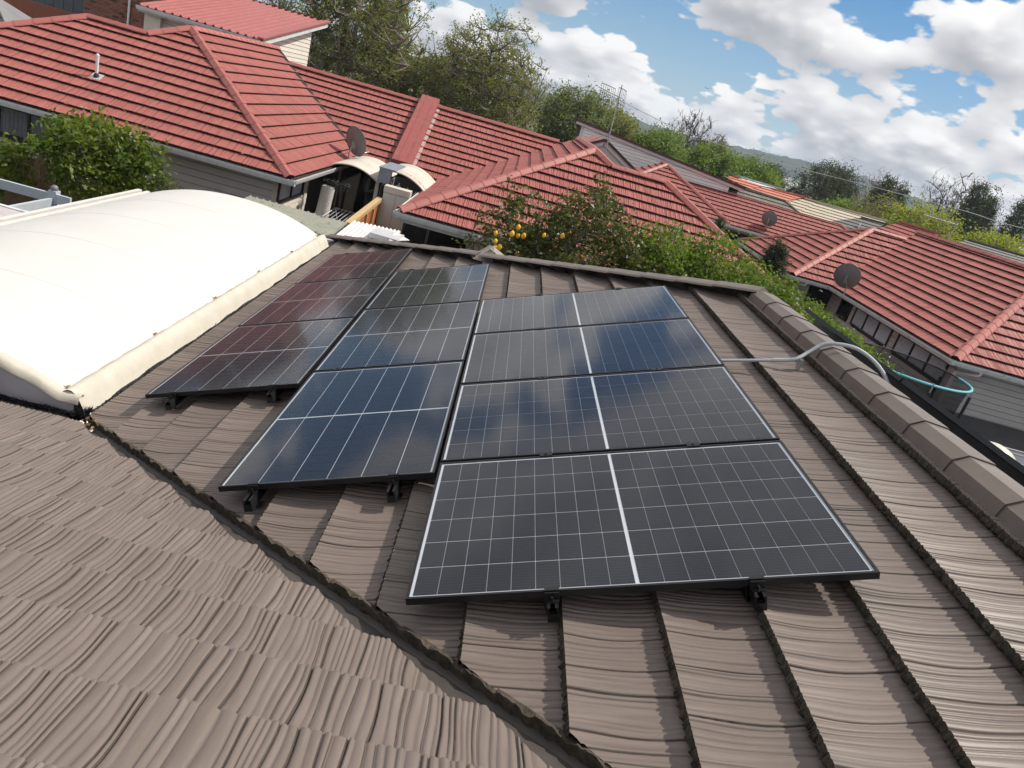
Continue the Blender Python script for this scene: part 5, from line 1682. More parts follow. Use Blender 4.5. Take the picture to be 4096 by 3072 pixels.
def stepped(poly, mats, lip=0.04, c=0.367):
    """far tile roof: every course a real step, joined in one mesh"""
    e, s, n = slope_axes(poly)
    o = Vector(min(poly, key=lambda p: p[2]))
    P = [((Vector(p) - o).dot(e), (Vector(p) - o).dot(s)) for p in poly]
    m = MB()
    def clip(Q, y, keep_above):
        out = []
        for i in range(len(Q)):
            a, b = Q[i], Q[(i + 1) % len(Q)]
            ia, ib = ((a[1] >= y) == keep_above) or a[1] == y, ((b[1] >= y) == keep_above) or b[1] == y
            if ia: out.append(a)
            if ia != ib:
                t = (y - a[1]) / (b[1] - a[1])
                out.append((a[0] + (b[0] - a[0]) * t, y))
        return out
    k = 0
    top = max(p[1] for p in P)
    while k * c < top:
        q = clip(clip(P, k * c, True), (k + 1) * c, False)
        if len(q) >= 3:
            W = [o + e * x + s * y + n * (lip * (1 - (y - k * c) / c)) for x, y in q]
            if (W[1] - W[0]).cross(W[2] - W[1]).dot(n) < 0: W = W[::-1]
            m.poly(W)
            xs = [x for x, y in q if abs(y - k * c) < 1e-6]
            if len(xs) >= 2:
                a, b = min(xs), max(xs)
                p0, p1 = o + e * a + s * (k * c), o + e * b + s * (k * c)
                m.poly([p0 - n * 0.01, p1 - n * 0.01, p1 + n * lip, p0 + n * lip], 1)
        k += 1
    return m
FAR = [
    ('tan', [(18.1, 47.88, 0.65), (19.35, 48.67, 1.07), (20.29, 48.68, 1.08), (18.68, 47.0, 0.18)], [(18.68, 47.0, 0.18), (20.29, 48.68, 1.08), (25.43, 48.8, 1.15), (24.66, 48.2, 0.83), (20.67, 46.93, 0.14)], 'pale tan tiled hip roof in the middle distance right of the grey-green slope'),
    ('orange', [(16.45, 54.16, 0.69), (15.32, 54.56, 0.9), (15.9, 54.91, 1.09), (16.41, 54.89, 1.08), (18.38, 54.8, 1.03), (17.24, 53.98, 0.59)], [(17.24, 53.98, 0.59), (18.38, 54.72, 0.99), (19.07, 54.75, 1.0), (21.63, 54.9, 1.08), (20.23, 53.85, 0.52)], 'pair of sunlit orange-red tiled slopes beyond the grey-green roof'),
    ('white', [(16.29, 66.12, 0.76), (16.34, 66.89, 1.1), (24.14, 66.78, 1.05), (22.1, 66.32, 0.85), (18.37, 66.0, 0.71)], None, 'long pale metal roof strip beyond the orange-red slopes'),
    ('red', [(24.36, 80.03, 1.09), (25.14, 80.72, 1.46), (27.8, 80.79, 1.5), (27.18, 80.18, 1.17), (25.98, 79.97, 1.06)], None, 'small far red roof with a dish just right of the round green trees'),
    ('orange', [(17.51, 79.24, 0.67), (18.6, 80.22, 1.19), (19.94, 80.06, 1.11), (19.37, 79.19, 0.64)], None, 'small orange roof peeping over the clerestory edge'),
    ('white', [(27.8, 82.48, 1.05), (28.66, 83.24, 1.39), (30.94, 83.28, 1.41), (29.5, 81.97, 0.82)], None, 'short pale metal roof with a white gable in front of the grey hip'),
    ('greyhip', [(35.49, 105.41, 1.59), (35.63, 107.21, 2.39), (38.44, 107.45, 2.5), (40.22, 104.88, 1.36), (38.72, 104.83, 1.33), (35.89, 104.89, 1.36)], None, 'large plain grey roof rising behind the far pale gables'),
    ('red', [(32.45, 85.23, 0.8), (33.24, 85.95, 1.19), (36.33, 85.91, 1.17), (34.92, 84.81, 0.58)], None, 'far dull red roof below the dark conifers'),
    ('red', [(36.69, 87.82, 0.51), (37.49, 88.34, 0.79), (38.71, 88.43, 0.84), (38.2, 87.81, 0.51)], None, 'tiny far red roof at the foot of the dark conifers'),
    ('orange', [(32.65, 69.77, 0.9), (33.88, 70.46, 1.27), (36.53, 70.46, 1.27), (35.85, 69.77, 0.9)], None, 'far orange roof in front of the bright green tree'),
    ('tan', [(31.7, 61.92, 0.91), (32.84, 62.81, 1.39), (34.63, 62.78, 1.37), (33.68, 62.24, 1.08)], None, 'small tan roof tip above the right-hand red house'),
    ('dark', [(20.41, 43.94, -0.14), (19.65, 44.55, 0.19), (22.32, 46.0, 0.97), (24.02, 46.07, 1.01), (22.84, 45.02, 0.44), (22.35, 44.71, 0.28)], None, 'charcoal tiled roof with a small vent between tan and red roofs'),
    ('redx', [(20.53, 40.26, 0.61), (22.02, 40.58, 1.41), (22.02, 36.4, 1.41), (21.84, 35.95, 1.31), (20.66, 37.02, 0.68)], None, 'red tiled slope showing over the top of the right-hand red house'),
    ('dark', [(28.79, 45.94, 1.13), (29.94, 46.7, 1.48), (35.13, 46.75, 1.51), (34.58, 45.69, 1.01)], None, 'charcoal roof edge at the far right under the lime green tree'),
    ('greyhip', [(41.16, 59.47, 1.74), (42.27, 60.62, 2.16), (44.08, 60.0, 1.93), (42.63, 59.72, 1.83)], None, 'pale grey roof corner at the far right edge behind the lime tree'),
]
def build_far():
    cols = {'tan': (0.46, 0.40, 0.30), 'orange': (0.52, 0.16, 0.10), 'white': (0.58, 0.62, 0.66), 'red': (0.40, 0.12, 0.10), 'redx': (0.34, 0.085, 0.07), 'greyhip': (0.30, 0.30, 0.31), 'dark': (0.085, 0.08, 0.08)}
    for i, (k, p1, p2, label) in enumerate(FAR):
        base = Vector(min(p1, key=lambda p: p[2]))
        h = thing('house', label, 'house', (base.x, base.y, GROUND), 'far houses')
        mm = [mat('far_%s_tile' % k, cols[k], 0.65, 0.12, 2), mat('far_lip', (0.035, 0.028, 0.025), 0.9, 0.2)]
        for p in (p1, p2):
            if not p: continue
            if k in ('greyhip',):
                m = MB(); m.poly(p)
            else:
                m = stepped(p, mm)
            m.build('roof_slope', mm, h)
            e, s, n = slope_axes(p)
            hi = sorted(p, key=lambda q: -q[2])[:2]
            a, b = Vector(hi[0]), Vector(hi[1])
            back = Vector((-n.x, -n.y, 0)).normalized() * 3.5
            r = MB(); r.poly([a, b, b + back - Vector((0, 0, 1.8)), a + back - Vector((0, 0, 1.8))])
            r.build('rear_slope', mm[0], h)
            MB().bar(a + Vector((0, 0, 0.05)), b + Vector((0, 0, 0.05)), 0.2, 0.09).build('ridge_trim', mm[0], h)
            lo = sorted(p, key=lambda q: q[2])[:2]
            c, d = Vector(lo[0]), Vector(lo[1])
            sh = -back.normalized() * -0.35
            q = [c + sh, d + sh, d + back + sh, c + back + sh]
            MB().hexa([(v.x, v.y, GROUND) for v in q] + [(v.x, v.y, min(c.z, d.z) - 0.15) for v in q]).build('wall', m_cream, h)
        if k == 'white' and i > 3:
            c = Vector((31.3, 82.4, 1.32))
            MB().poly([c + Vector((-1.1, 0, -0.75)), c + Vector((1.0, 0, -0.8)), c]).build('gable_wall', m_board, h)
            MB().bar(c, c + Vector((-1.2, -0.05, -0.8)), 0.1, 0.1).build('bargeboard', m_pinkwhite, h); MB().bar(c, c + Vector((1.1, -0.05, -0.85)), 0.1, 0.1).build('bargeboard', m_pinkwhite, h)
        if i == 3:
            c = Vector((27.0, 79.6, 1.33))
            MB().poly([c + Vector((-0.9, 0, -0.45)), c + Vector((0.5, 0, -0.5)), c]).build('gable_wall', m_board, h)
            MB().bar(c, c + Vector((-1.0, -0.05, -0.5)), 0.08, 0.09).build('bargeboard', m_pinkwhite, h); MB().bar(c, c + Vector((0.6, -0.05, -0.55)), 0.08, 0.09).build('bargeboard', m_pinkwhite, h)
            sat_dish((27.15, 79.3, 1.75), (27.1, 79.4, 1.3), 0.48, (0.4, 0.8, 0.3), 'distant round satellite dish above the small far gable')
        if i == 11:
            MB().tube([(21.9, 44.9, 0.35), (21.9, 44.9, 0.72)], 0.06, 8).build('vent', mat('white_pvc', (0.78, 0.76, 0.76)), h)
build_far()

# ------------------------------------------------------------------ upper left: brick block, grey roof
def build_upper_left():
    h = thing('brick_building', 'brown brick building with a white downpipe behind the big red roof at upper left', 'building', (-17.5, 31, GROUND))
    bm = mat('brown_brick', (0.23, 0.10, 0.07), 0.85, 0.12, 6, rnd=0.22)
    md = mat('dark_brick', (0.085, 0.05, 0.045), 0.85, 0.12, 6, rnd=0.2)
    MB().box((-18.45, 30.12, GROUND), (-13.8, 33, 4.2)).build('wall', mat('mortar', (0.20, 0.12, 0.095), 0.9, 0.1), h)
    me = MB().box((0, 0, 0), (0.222, 0.03, 0.068))
    a, b = me.mesh('brick', bm), me.mesh('brick', md)
    rg = random.Random(6)
    n = 0
    z = 0.30
    while z < 1.75:
        x = -18.4 + (0.115 if int(z * 1000) % 2 else 0)
        row = round((z - 0.30) / 0.08)
        x = -18.4 + (0.115 if row % 2 else 0)
        while x < -15.95:
            instance('brick', b if rg.random() < 0.10 else a, h, Matrix.Translation((x, 30.1, z)))
            x += 0.232; n += 1
        z += 0.08
    MB().tube([(-16.62, 30.05, GROUND), (-16.58, 30.05, 4.0)], 0.045, 8).build('downpipe', mat('white_pvc', (0.78, 0.76, 0.76)), h)
    f = thing('steel_fence', 'dark blue-grey ribbed steel fence behind the brick building', 'fence', (-20.5, 33, GROUND))
    sm = mat('blue_grey_steel', (0.10, 0.115, 0.13), 0.6, 0.15)
    for i in range(14):
        x = -22.4 + 0.21 * i
        MB().hexa([(x, 33, GROUND), (x + 0.20, 33, GROUND), (x + 0.20, 33.04, GROUND), (x, 33.04, GROUND), (x, 33 + 0.03 * (i % 2), 3.6), (x + 0.20, 33 + 0.03 * (i % 2), 3.6), (x + 0.20, 33.07, 3.6), (x, 33.07, 3.6)]).build('panel', sm, f)
    w = MB().box((-22.6, 30.9, GROUND), (-18.5, 31.1, 0.30)).place('low_brick_wall', mat('red_brick_wall', (0.26, 0.095, 0.06)), 'low dull red brick wall at the foot of the upper left tree', 'wall')
    h = thing('house', 'grey tiled roof corner at the upper left edge', 'house', (-19, 24, GROUND))
    p = [(-22, 22.4, -0.9), (-15.9, 22.4, -0.9), (-18.2, 24.6, 0.45), (-22, 24.6, 0.45)]
    m = stepped(p, None)
    m.build('roof_slope', [mat('blue_grey_tile', (0.20, 0.20, 0.21), 0.7, 0.15, 2), m_greylip], h)
    MB().bar((-15.9, 22.4, -0.84), (-18.2, 24.6, 0.52), 0.22, 0.10).build('hip_trim', mat('grey_hip', (0.24, 0.235, 0.23), 0.7), h)
    m = MB(); m.poly([(-15.9, 22.4, -0.9), (-15.9, 27, -0.9), (-18.2, 24.6, 0.45)]); m.build('side_slope', mat('blue_grey_tile', (0.20, 0.20, 0.21)), h)
    MB().box((-22, 22.8, GROUND), (-16.3, 26.6, -0.95)).build('wall', m_board, h)
build_upper_left()

# ------------------------------------------------------------------ aerials, wire, aeroplane
def build_aerials():
    o = thing('tv_antenna', 'tall mast with two black curved grid aerials above the centre ridge', 'antenna', (3.05, 27.6, 1.2))
    dk = mat('dark_aerial_metal', (0.05, 0.045, 0.045), 0.5, 0.2)
    y = 27.6
    k = (y + 2.29) / (26 + 2.29)
    X = lambda x: (x + 0.0147) * k - 0.0147
    Z = lambda z: 1.8055 + (z - 1.8055) * k
    b, t = Vector((X(3.05), y, Z(0.80))), Vector((X(2.92), y, Z(3.37)))
    MB().tube([b, b.lerp(t, 0.55), t], [0.028, 0.026, 0.02], 8).build('mast', m_galv, o)
    for cx, w, hgt in ((2.50, 0.56, 0.56), (3.03, 0.32, 0.54)):
        m = MB()
        c = Vector((X(cx), y - 0.1, Z(2.95 if cx < 2.8 else 2.98)))
        tops, bots = [], []
        n = 8 if w > 0.4 else 6
        for i in range(n):
            a = -1 + 2 * i / (n - 1)
            off = Vector((a * w / 2, 0.18 * a * a, -a * 0.03))
            tops.append(c + off + Vector((-0.03, 0, hgt / 2))); bots.append(c + off + Vector((0.04, 0, -hgt / 2)))
            m.tube([bots[-1], tops[-1]], 0.007, 5)
        m.tube(tops, 0.014, 6); m.tube(bots, 0.014, 6)
        m.build('grid', dk, o)
    c = Vector((X(2.80), y - 0.12, Z(2.95)))
    MB().tube([c + Vector((0.25, 0, -0.02)), c + Vector((-0.75, -0.1, 0.14))], 0.02, 6).build('boom', m_galv, o)
    MB().tube([b.lerp(t, 0.36), b + Vector((-0.85, 0.1, 0.35))], 0.015, 6).build('stay', m_galv, o)
    MB().tube([b.lerp(t, 0.02), b + Vector((0.16, -0.1, -0.35))], 0.015, 6).build('stay', mat('white_wire', (0.62, 0.63, 0.65)), o)
    # yagi on the far right
    o = thing('yagi_antenna', 'spiky yagi aerial on a leaning pole over the right-hand red roof', 'antenna', (21.3, 34, 1.0))
    MB().tube([(21.15, 34, 0.9), (21.27, 34, 1.3), (21.27, 34, 2.12)], 0.022, 6).build('pole', m_galv, o)
    a, b = Vector((21.35, 34, 2.10)), Vector((19.55, 34, 2.12))
    MB().tube([a, b], 0.016, 6).build('boom', m_galv, o)
    for i in range(12):
        p = b.lerp(a, i / 12)
        MB().tube([p + Vector((0.05, -0.12, 0.10)), p, p + Vector((-0.05, 0.12, -0.10))], 0.013, 5).build('element', m_galv, o)
    # overhead wire
    pts = []
    P = [(5, 60, 4.4), (12, 60, 3.3), (19.4, 60, 3.0), (28.7, 60, 3.28), (36.8, 60, 3.5), (42, 60, 3.5), (60, 60, 4.6)]
    MB().tube(spline(P, 8), 0.022, 5).place('overhead_wire', mat('cable_grey', (0.30, 0.29, 0.28), 0.6), 'single overhead wire sagging across the trees and hills', 'wire')
    # aeroplane
    c = Vector((1244, 5965, 477))
    o = thing('aeroplane', 'tiny dark airliner low in the sky above the hills', 'aeroplane', c)
    pm = mat('airliner_paint', (0.10, 0.11, 0.13), 0.5)
    d = Vector((1, 0, 0.02)).normalized()
    MB().tube([c - d * 18, c - d * 14, c, c + d * 13, c + d * 17], [0.6, 2.0, 2.1, 2.0, 0.7], 10).build('fuselage', pm, o)
    for s in (-1, 1):
        w = MB(); a = c + d * 2
        w.hexa([a, a - d * 6, a - d * 9 + Vector((0, s * 17, 1.2)), a - d * 6.5 + Vector((0, s * 17, 1.2)), a + Vector((0, 0, .5)), a - d * 6 + Vector((0, 0, .5)), a - d * 9 + Vector((0, s * 17, 1.5)), a - d * 6.5 + Vector((0, s * 17, 1.5))])
        w.build('wing', pm, o)
    a = c - d * 13
    MB().hexa([a + Vector((0, -.2, 1)), a - d * 5 + Vector((0, -.2, 1)), a - d * 5 + Vector((0, .2, 1)), a + Vector((0, .2, 1)), a - d * 3.5 + Vector((0, -.2, 7)), a - d * 6 + Vector((0, -.2, 7)), a - d * 6 + Vector((0, .2, 7)), a - d * 3.5 + Vector((0, .2, 7))]).build('tail_fin', pm, o)
build_aerials()

# ------------------------------------------------------------------ hills
def build_hills():
    from mathutils import noise
    prof = [(-1500, 16), (-500, 22), (0, 30), (127, 33), (188, 34), (230, 30), (281, 29), (358, 29), (462, 40), (533, 45), (610, 50), (690, 47), (774, 38), (900, 27), (1100, 20), (1500, 16), (2600, 12)]
    def top(x):
        for i in range(len(prof) - 1):
            if prof[i][0] <= x <= prof[i + 1][0]:
                t = (x - prof[i][0]) / (prof[i + 1][0] - prof[i][0])
                t = t * t * (3 - 2 * t)
                return prof[i][1] + (prof[i + 1][1] - prof[i][1]) * t
        return 12
    m = MB(); rows = []
    nx = 620
    for j in range(26):
        y = 1180 + 22 * j
        f = math.sin(min(1.0, (y - 1180) / 320) * math.pi / 2)
        row = []
        for i in range(nx + 1):
            x = -700 + 2300 * i / nx
            h = (top(x) + 4) * f
            tree = noise.noise(Vector((x / 9, y / 9, 0))) * 4.5 + noise.noise(Vector((x / 24, y / 24, 3))) * 5
            row.append((x, y, -4 + h + tree * min(1, f * 1.2)))
        rows.append(row)
    m.grid(rows, sm=True)
    o = m.build('hill', mat('wooded_hill', (0.022, 0.036, 0.024), 0.95, 0.6, 0.02, spec=0.1, stain=((0.045, 0.06, 0.03), 0.011, 0.5, 0.6)))
    o['kind'] = 'structure'
    m = MB(); rows = []
    for j in range(14):
        y = 640 + 26 * j
        f = math.sin(min(1.0, (y - 640) / 220) * math.pi / 2)
        row = []
        for i in range(201):
            x = -200 + 1000 * i / 200
            h = 4 + 7 * math.exp(-((x - 330) / 140) ** 2) + 4 * math.exp(-((x - 120) / 90) ** 2)
            row.append((x, y, -4 + h * f + noise.noise(Vector((x / 30, y / 30, 1))) * 1.8 * f))
        rows.append(row)
    m.grid(rows, sm=True)
    o = m.build('pasture_hill', mat('pasture', (0.13, 0.17, 0.065), 0.95, 0.4, 0.05, spec=0.1, stain=((0.04, 0.06, 0.03), 0.045, 0.48, 0.54)))
    o['kind'] = 'structure'
    # pale sheds on the lower slope
    for i, (x, y, z, w, lab) in enumerate(((262, 690, 5.6, 8, 'tiny white farm building on the pasture below the hills, left of two'), (284, 700, 5.2, 12, 'tiny white farm building on the pasture below the hills, right of two'))):
        s = thing('farm_building', lab, 'building', (x, y, z - 4), 'far farm buildings')
        MB().box((x - w / 2, y, z - 4), (x + w / 2, y + 5, z)).build('wall', mat('far_white', (0.6, 0.6, 0.58), 0.7), s)
        MB().poly([(x - w / 2 - .5, y - .5, z), (x + w / 2 + .5, y - .5, z), (x + w / 2, y + 2.5, z + 1.6), (x - w / 2, y + 2.5, z + 1.6)]).build('roof', mat('far_grey', (0.4, 0.4, 0.42), 0.6), s)
build_hills()

# ------------------------------------------------------------------ air between here and the hills
def build_haze():
    m = MB().box((-900, -80, GROUND - 1.0), (1900, 1900, 82))
    hm = bpy.data.materials.new('thin_air')
    hm.use_nodes = True
    nt = hm.node_tree
    nt.nodes.clear()
    out = _nn(nt, 'ShaderNodeOutputMaterial')
    v = _nn(nt, 'ShaderNodeVolumePrincipled')
    v.inputs['Color'].default_value = (0.68, 0.82, 1.0, 1)
    v.inputs['Density'].default_value = 0.00026
    v.inputs['Anisotropy'].default_value = 0.2
    nt.links.new(v.outputs[0], out.inputs['Volume'])
    o = m.build('haze', hm)
    o['kind'] = 'stuff'
build_haze()
# ------------------------------------------------------------------ foliage
def leaf_mesh(name, pos, size, matl, org, seed, up=0.35, aspect=0.55, fold=0.25):
    rs = np.random.RandomState(seed)
    n = len(pos)
    nrm = rs.normal(size=(n, 3)); nrm[:, 2] += up * 2
    nrm /= np.linalg.norm(nrm, axis=1)[:, None]
    t = rs.normal(size=(n, 3))
    t -= nrm * (t * nrm).sum(1)[:, None]
    t /= np.linalg.norm(t, axis=1)[:, None]
    b = np.cross(nrm, t)
    L = size * rs.uniform(0.6, 1.3, n)[:, None]
    W = L * aspect
    p = pos - np.array(org)
    v = np.stack([p - t * L / 2, p + b * W / 2 + nrm * W * fold - t * L * 0.05, p + t * L / 2, p - b * W / 2 + nrm * W * fold - t * L * 0.05], 1).reshape(-1, 3)
    me = bpy.data.meshes.new(name)
    me.vertices.add(4 * n); me.loops.add(4 * n); me.polygons.add(n)
    me.vertices.foreach_set('co', v.astype(np.float32).ravel())
    me.loops.foreach_set('vertex_index', np.arange(4 * n, dtype=np.int32))
    me.polygons.foreach_set('loop_start', np.arange(0, 4 * n, 4, dtype=np.int32))
    me.polygons.foreach_set('loop_total', np.full(n, 4, dtype=np.int32))
    me.materials.append(matl)
    me.update(calc_edges=True)
    me.validate()
    return me
def tree(name, label, base, crown, radii, matl, n_clump, n_leaf, leaf, seed, spread=0.35, trunk_r=0.16, limbs=9, cat='tree', group=None,
         up=0.35, aspect=0.55, low=-0.75, bark=None, hollow=0.45, cone=0.0, twig=0.012, show_twigs=1.0, shape=None, upright=0.0):
    rg = random.Random(seed); rs = np.random.RandomState(seed)
    o = thing(name, label, cat, base, group)
    B = Vector(base); Cc = Vector(crown)
    w = MB()
    # trunk
    top = Cc + Vector((0, 0, radii[2] * 0.35))
    tr = [B, B.lerp(Cc, 0.4) + Vector((rg.uniform(-.1, .1), rg.uniform(-.1, .1), 0)), Cc, top]
    tr[1].z = B.z + (Cc.z - radii[2] * 0.8 - B.z) * 0.6
    pts = spline(tr, 5)
    w.tube(pts, [trunk_r * (1 - 0.75 * i / (len(pts) - 1)) for i in range(len(pts))], 7)
    nodes = [p for p in pts[len(pts) // 3:]]
    # clump centres
    C = []
    while len(C) < n_clump:
        d = rs.normal(size=3); d /= np.linalg.norm(d)
        if d[2] < low: continue
        r = (hollow + (1 - hollow) * rs.rand() ** 0.6)
        k = 1.0 + 0.16 * math.sin(3.1 * d[0] + seed) * math.cos(2.7 * d[1] + seed * 1.3) + 0.10 * rs.normal()
        q = d * r * k
        if cone:
            hz = (q[2] + 1) / 2
            f = max(0.05, 1 - cone * max(0, hz))
            q[0] *= f; q[1] *= f
        if shape: q = np.array(shape(q))
        C.append(q)
    C = np.array(C) * np.array(radii) + np.array(crown)
    # limbs to well spread clumps, twigs to the rest
    idx = list(range(len(C))); rg.shuffle(idx)
    for k, i in enumerate(idx):
        c = Vector(C[i])
        src = min((nodes[j] for j in range(0, len(nodes), 1 if len(nodes) < 120 else 2)), key=lambda p: (p - c).length + max(0, p.z - c.z + 0.15) * 1.8)
        mid = src.lerp(c, 0.5) + Vector((rg.uniform(-.1, .1), rg.uniform(-.1, .1), -0.06 * (c - src).length + upright)) * 1.0
        if k < limbs:
            sp = spline([src, mid, c], 4)
            w.tube(sp, [trunk_r * 0.42 * (1 - 0.75 * j / (len(sp) - 1)) for j in range(len(sp))], 5, cap=False)
            nodes += sp[2:]
        elif rg.random() < show_twigs:
            w.tube([src, mid, c], [twig * 1.6, twig, twig * 0.5], 3, cap=False)
            if k < limbs * 8: nodes += [mid, c]
    w.build('trunk', bark or m_bark, o)
    if n_leaf:
        pos = np.repeat(C, n_leaf, axis=0)
        sc = spread * np.array([1, 1, 0.8]) * (0.6 + 0.8 * rs.rand(len(C)))[:, None].repeat(n_leaf, 0).reshape(-1, 1)
        pos = pos + rs.normal(size=pos.shape) * sc
        link_me = leaf_mesh('crown', pos, leaf, matl, base, seed, up, aspect)
        link('crown', link_me, o)
    return o

L_lemon = leaf_mat('lemon_leaf', (0.042, 0.068, 0.024), (0.125, 0.135, 0.038), 0.30, 0.4, 1.6)
L_hedge = leaf_mat('hedge_leaf', (0.055, 0.105, 0.022), (0.18, 0.27, 0.045), 0.40, 0.45, 1.3)
L_citrus = leaf_mat('citrus_leaf', (0.050, 0.105, 0.020), (0.20, 0.255, 0.042), 0.38, 0.4, 1.8)
L_elm = leaf_mat('spring_leaf', (0.13, 0.15, 0.062), (0.25, 0.265, 0.125), 0.5, 0.6, 0.5)
L_olive = leaf_mat('olive_leaf', (0.11, 0.14, 0.085), (0.19, 0.23, 0.13), 0.45, 0.6, 0.4)
L_green = leaf_mat('fresh_leaf', (0.085, 0.14, 0.04), (0.18, 0.26, 0.075), 0.5, 0.5, 0.4)
L_dark = leaf_mat('conifer_leaf', (0.035, 0.055, 0.032), (0.080, 0.11, 0.055), 0.25, 0.7, 0.5)
L_lime = leaf_mat('lime_leaf', (0.18, 0.23, 0.035), (0.34, 0.38, 0.06), 0.45, 0.5, 0.5)
L_poplar = leaf_mat('poplar_leaf', (0.10, 0.14, 0.05), (0.19, 0.23, 0.09), 0.35, 0.6, 0.5)
L_grey = leaf_mat('grey_shrub_leaf', (0.075, 0.09, 0.055), (0.15, 0.17, 0.11), 0.3, 0.6, 1.5)
m_twig = mat('grey_twig', (0.20, 0.165, 0.14), 0.9, 0.2)
m_bough = mat('dark_bough', (0.10, 0.085, 0.075), 0.9, 0.2)

def build_near_plants():
    t = tree('lemon_tree', 'tall straggly lemon tree with ripe yellow fruit in front of the red roof', (1.4, 11.2, GROUND), (1.35, 11.2, -0.65), (1.75, 1.1, 1.35), L_lemon, 430, 36, 0.105, 7,
             spread=0.12, trunk_r=0.10, limbs=14, aspect=0.5, low=-0.9, hollow=0.35, twig=0.007,
             shape=lambda q: (q[0], q[1], q[2] * (1.0 + 0.30 * math.sin(q[0] * 5.2 + 0.6)) + 0.12 * q[0]))
    ym = mat('lemon_peel', (0.72, 0.42, 0.025), 0.45, 0.12, 30, rnd=0.12)
    lm = MB()
    rows = []
    for i in range(8):
        a = math.pi * i / 7
        r = math.sin(a) ** 0.85 * 0.036 if 0 < i < 7 else 0.004
        rows.append([(r * math.cos(2 * math.pi * k / 10), r * math.sin(2 * math.pi * k / 10), -0.046 * math.cos(a) * (1.12 if i in (0, 7) else 1)) for k in range(11)])
    lm.grid(rows)
    me = lm.mesh('lemon', ym)
    rg = random.Random(4)
    spots = [(-.02, -.70), (.07, -.77), (.12, -.98), (.22, -.50), (.33, -.54), (.42, -.49), (.30, -.40), (-.05, -.58), (.52, -.92), (.0, -.86), (.40, -.83), (.75, -.38), (1.05, -.30), (1.5, -.55), (1.9, -.30), (1.25, -.85), (2.3, -.55), (.9, -.70), (1.72, -.80), (2.6, -.2), (.62, -.15), (2.05, -.95), (.18, -.86)]
    for x, z in spots[:14]:
        p = Vector((x, 10.25 + rg.uniform(-0.1, 0.2), z + 0.28))
        instance('lemon', me, t, Matrix.Translation(p) @ Matrix.Rotation(rg.uniform(-.5, .5), 4, 'X') @ Matrix.Rotation(rg.uniform(0, 6), 4, 'Z') @ Matrix.Scale(rg.uniform(0.9, 1.2), 4))
    # hedge plants in a row behind the ridge
    hp = [(3.15, 11.2, 0.35, .80, 'round bushy green hedge plant right beside the lemon tree'), (4.1, 11.6, 0.36, .85, 'hedge plant with pale new shoots, second right of the lemon tree'), (5.0, 12.1, 0.06, .80, 'hedge plant below the slim white vent, third right of the lemon tree'),
          (5.9, 12.6, -0.28, .75, 'fourth hedge plant right of the lemon tree, on the red roof line'), (6.9, 13.2, -0.62, .65, 'hedge plant at the corner of the centre red roof'), (7.75, 14.6, -1.02, .45, 'hedge plant just right of the centre roof corner'), (8.7, 17.0, -1.15, .45, 'loose leafy hedge plant in front of the dark doorway'),
          (8.45, 14.6, -1.12, .40, 'low hedge plant under the big grey dish'), (8.2, 13.1, -1.12, .36, 'bright leafy hedge plant under the curtained windows'), (8.1, 11.9, -1.16, .34, 'small hedge plant beside the trampoline rim')]
    for i, (x, y, z, r, lab) in enumerate(hp):
        tree('hedge_plant', lab, (x, y, GROUND), (x, y, z - r * 0.75), (r * 1.05, r * 0.9, r), L_hedge, 140, 36, 0.085, 60 + i, spread=0.12, trunk_r=0.05, limbs=7, cat='bush', group='hedge plants along the fence', aspect=0.5, hollow=0.4, twig=0.005)
    tree('citrus_tree', 'rounded bright green citrus tree against the grey wall at left', (-7.75, 12.1, GROUND), (-7.75, 12.1, -1.28), (1.02, 0.9, 0.78), L_citrus, 240, 34, 0.115, 21, spread=0.11, trunk_r=0.06, limbs=10, aspect=0.5, low=-0.8, hollow=0.4, twig=0.006, bark=m_twig)
    tree('citrus_bush', 'small green bush at the left edge in front of the brown fence', (-9.5, 11.6, GROUND), (-9.5, 11.6, -1.85), (0.75, 0.7, 0.55), L_citrus, 110, 30, 0.11, 22, spread=0.10, trunk_r=0.05, limbs=7, cat='bush', aspect=0.5, bark=m_twig)
    tree('shrub', 'grey-green spiky shrub behind the far edge of the white canopy', (-6.6, 12.4, GROUND), (-6.6, 12.4, -1.75), (0.75, 0.45, 0.35), L_grey, 90, 22, 0.10, 23, spread=0.10, trunk_r=0.04, limbs=6, cat='bush', aspect=0.2, bark=m_twig)
    tree('climber', 'bare pinkish vine with a few leaves in the pergola', (-7.35, 8.3, GROUND), (-7.35, 8.3, -1.75), (0.28, 0.25, 0.35), L_citrus, 40, 3, 0.08, 24, spread=0.06, trunk_r=0.02, limbs=12, cat='plant', bark=mat('pink_vine', (0.34, 0.19, 0.15), 0.8))
    for i, (x, y, z, r, lab) in enumerate(((9.05, 22.0, -0.62, .5, 'dark clipped conifer in front of the brick wall'), (9.35, 30.5, -1.05, .5, 'small dark conifer at the far corner of the right-hand house'))):
        tree('conifer_shrub', lab, (x, y, GROUND), (x, y, z - 0.6), (r, r, 1.15), L_dark, 320, 34, 0.11, 30 + i, spread=0.09, trunk_r=0.05, limbs=6, aspect=0.25, hollow=0.6, cone=0.35, cat='tree', up=0.8)
build_near_plants()

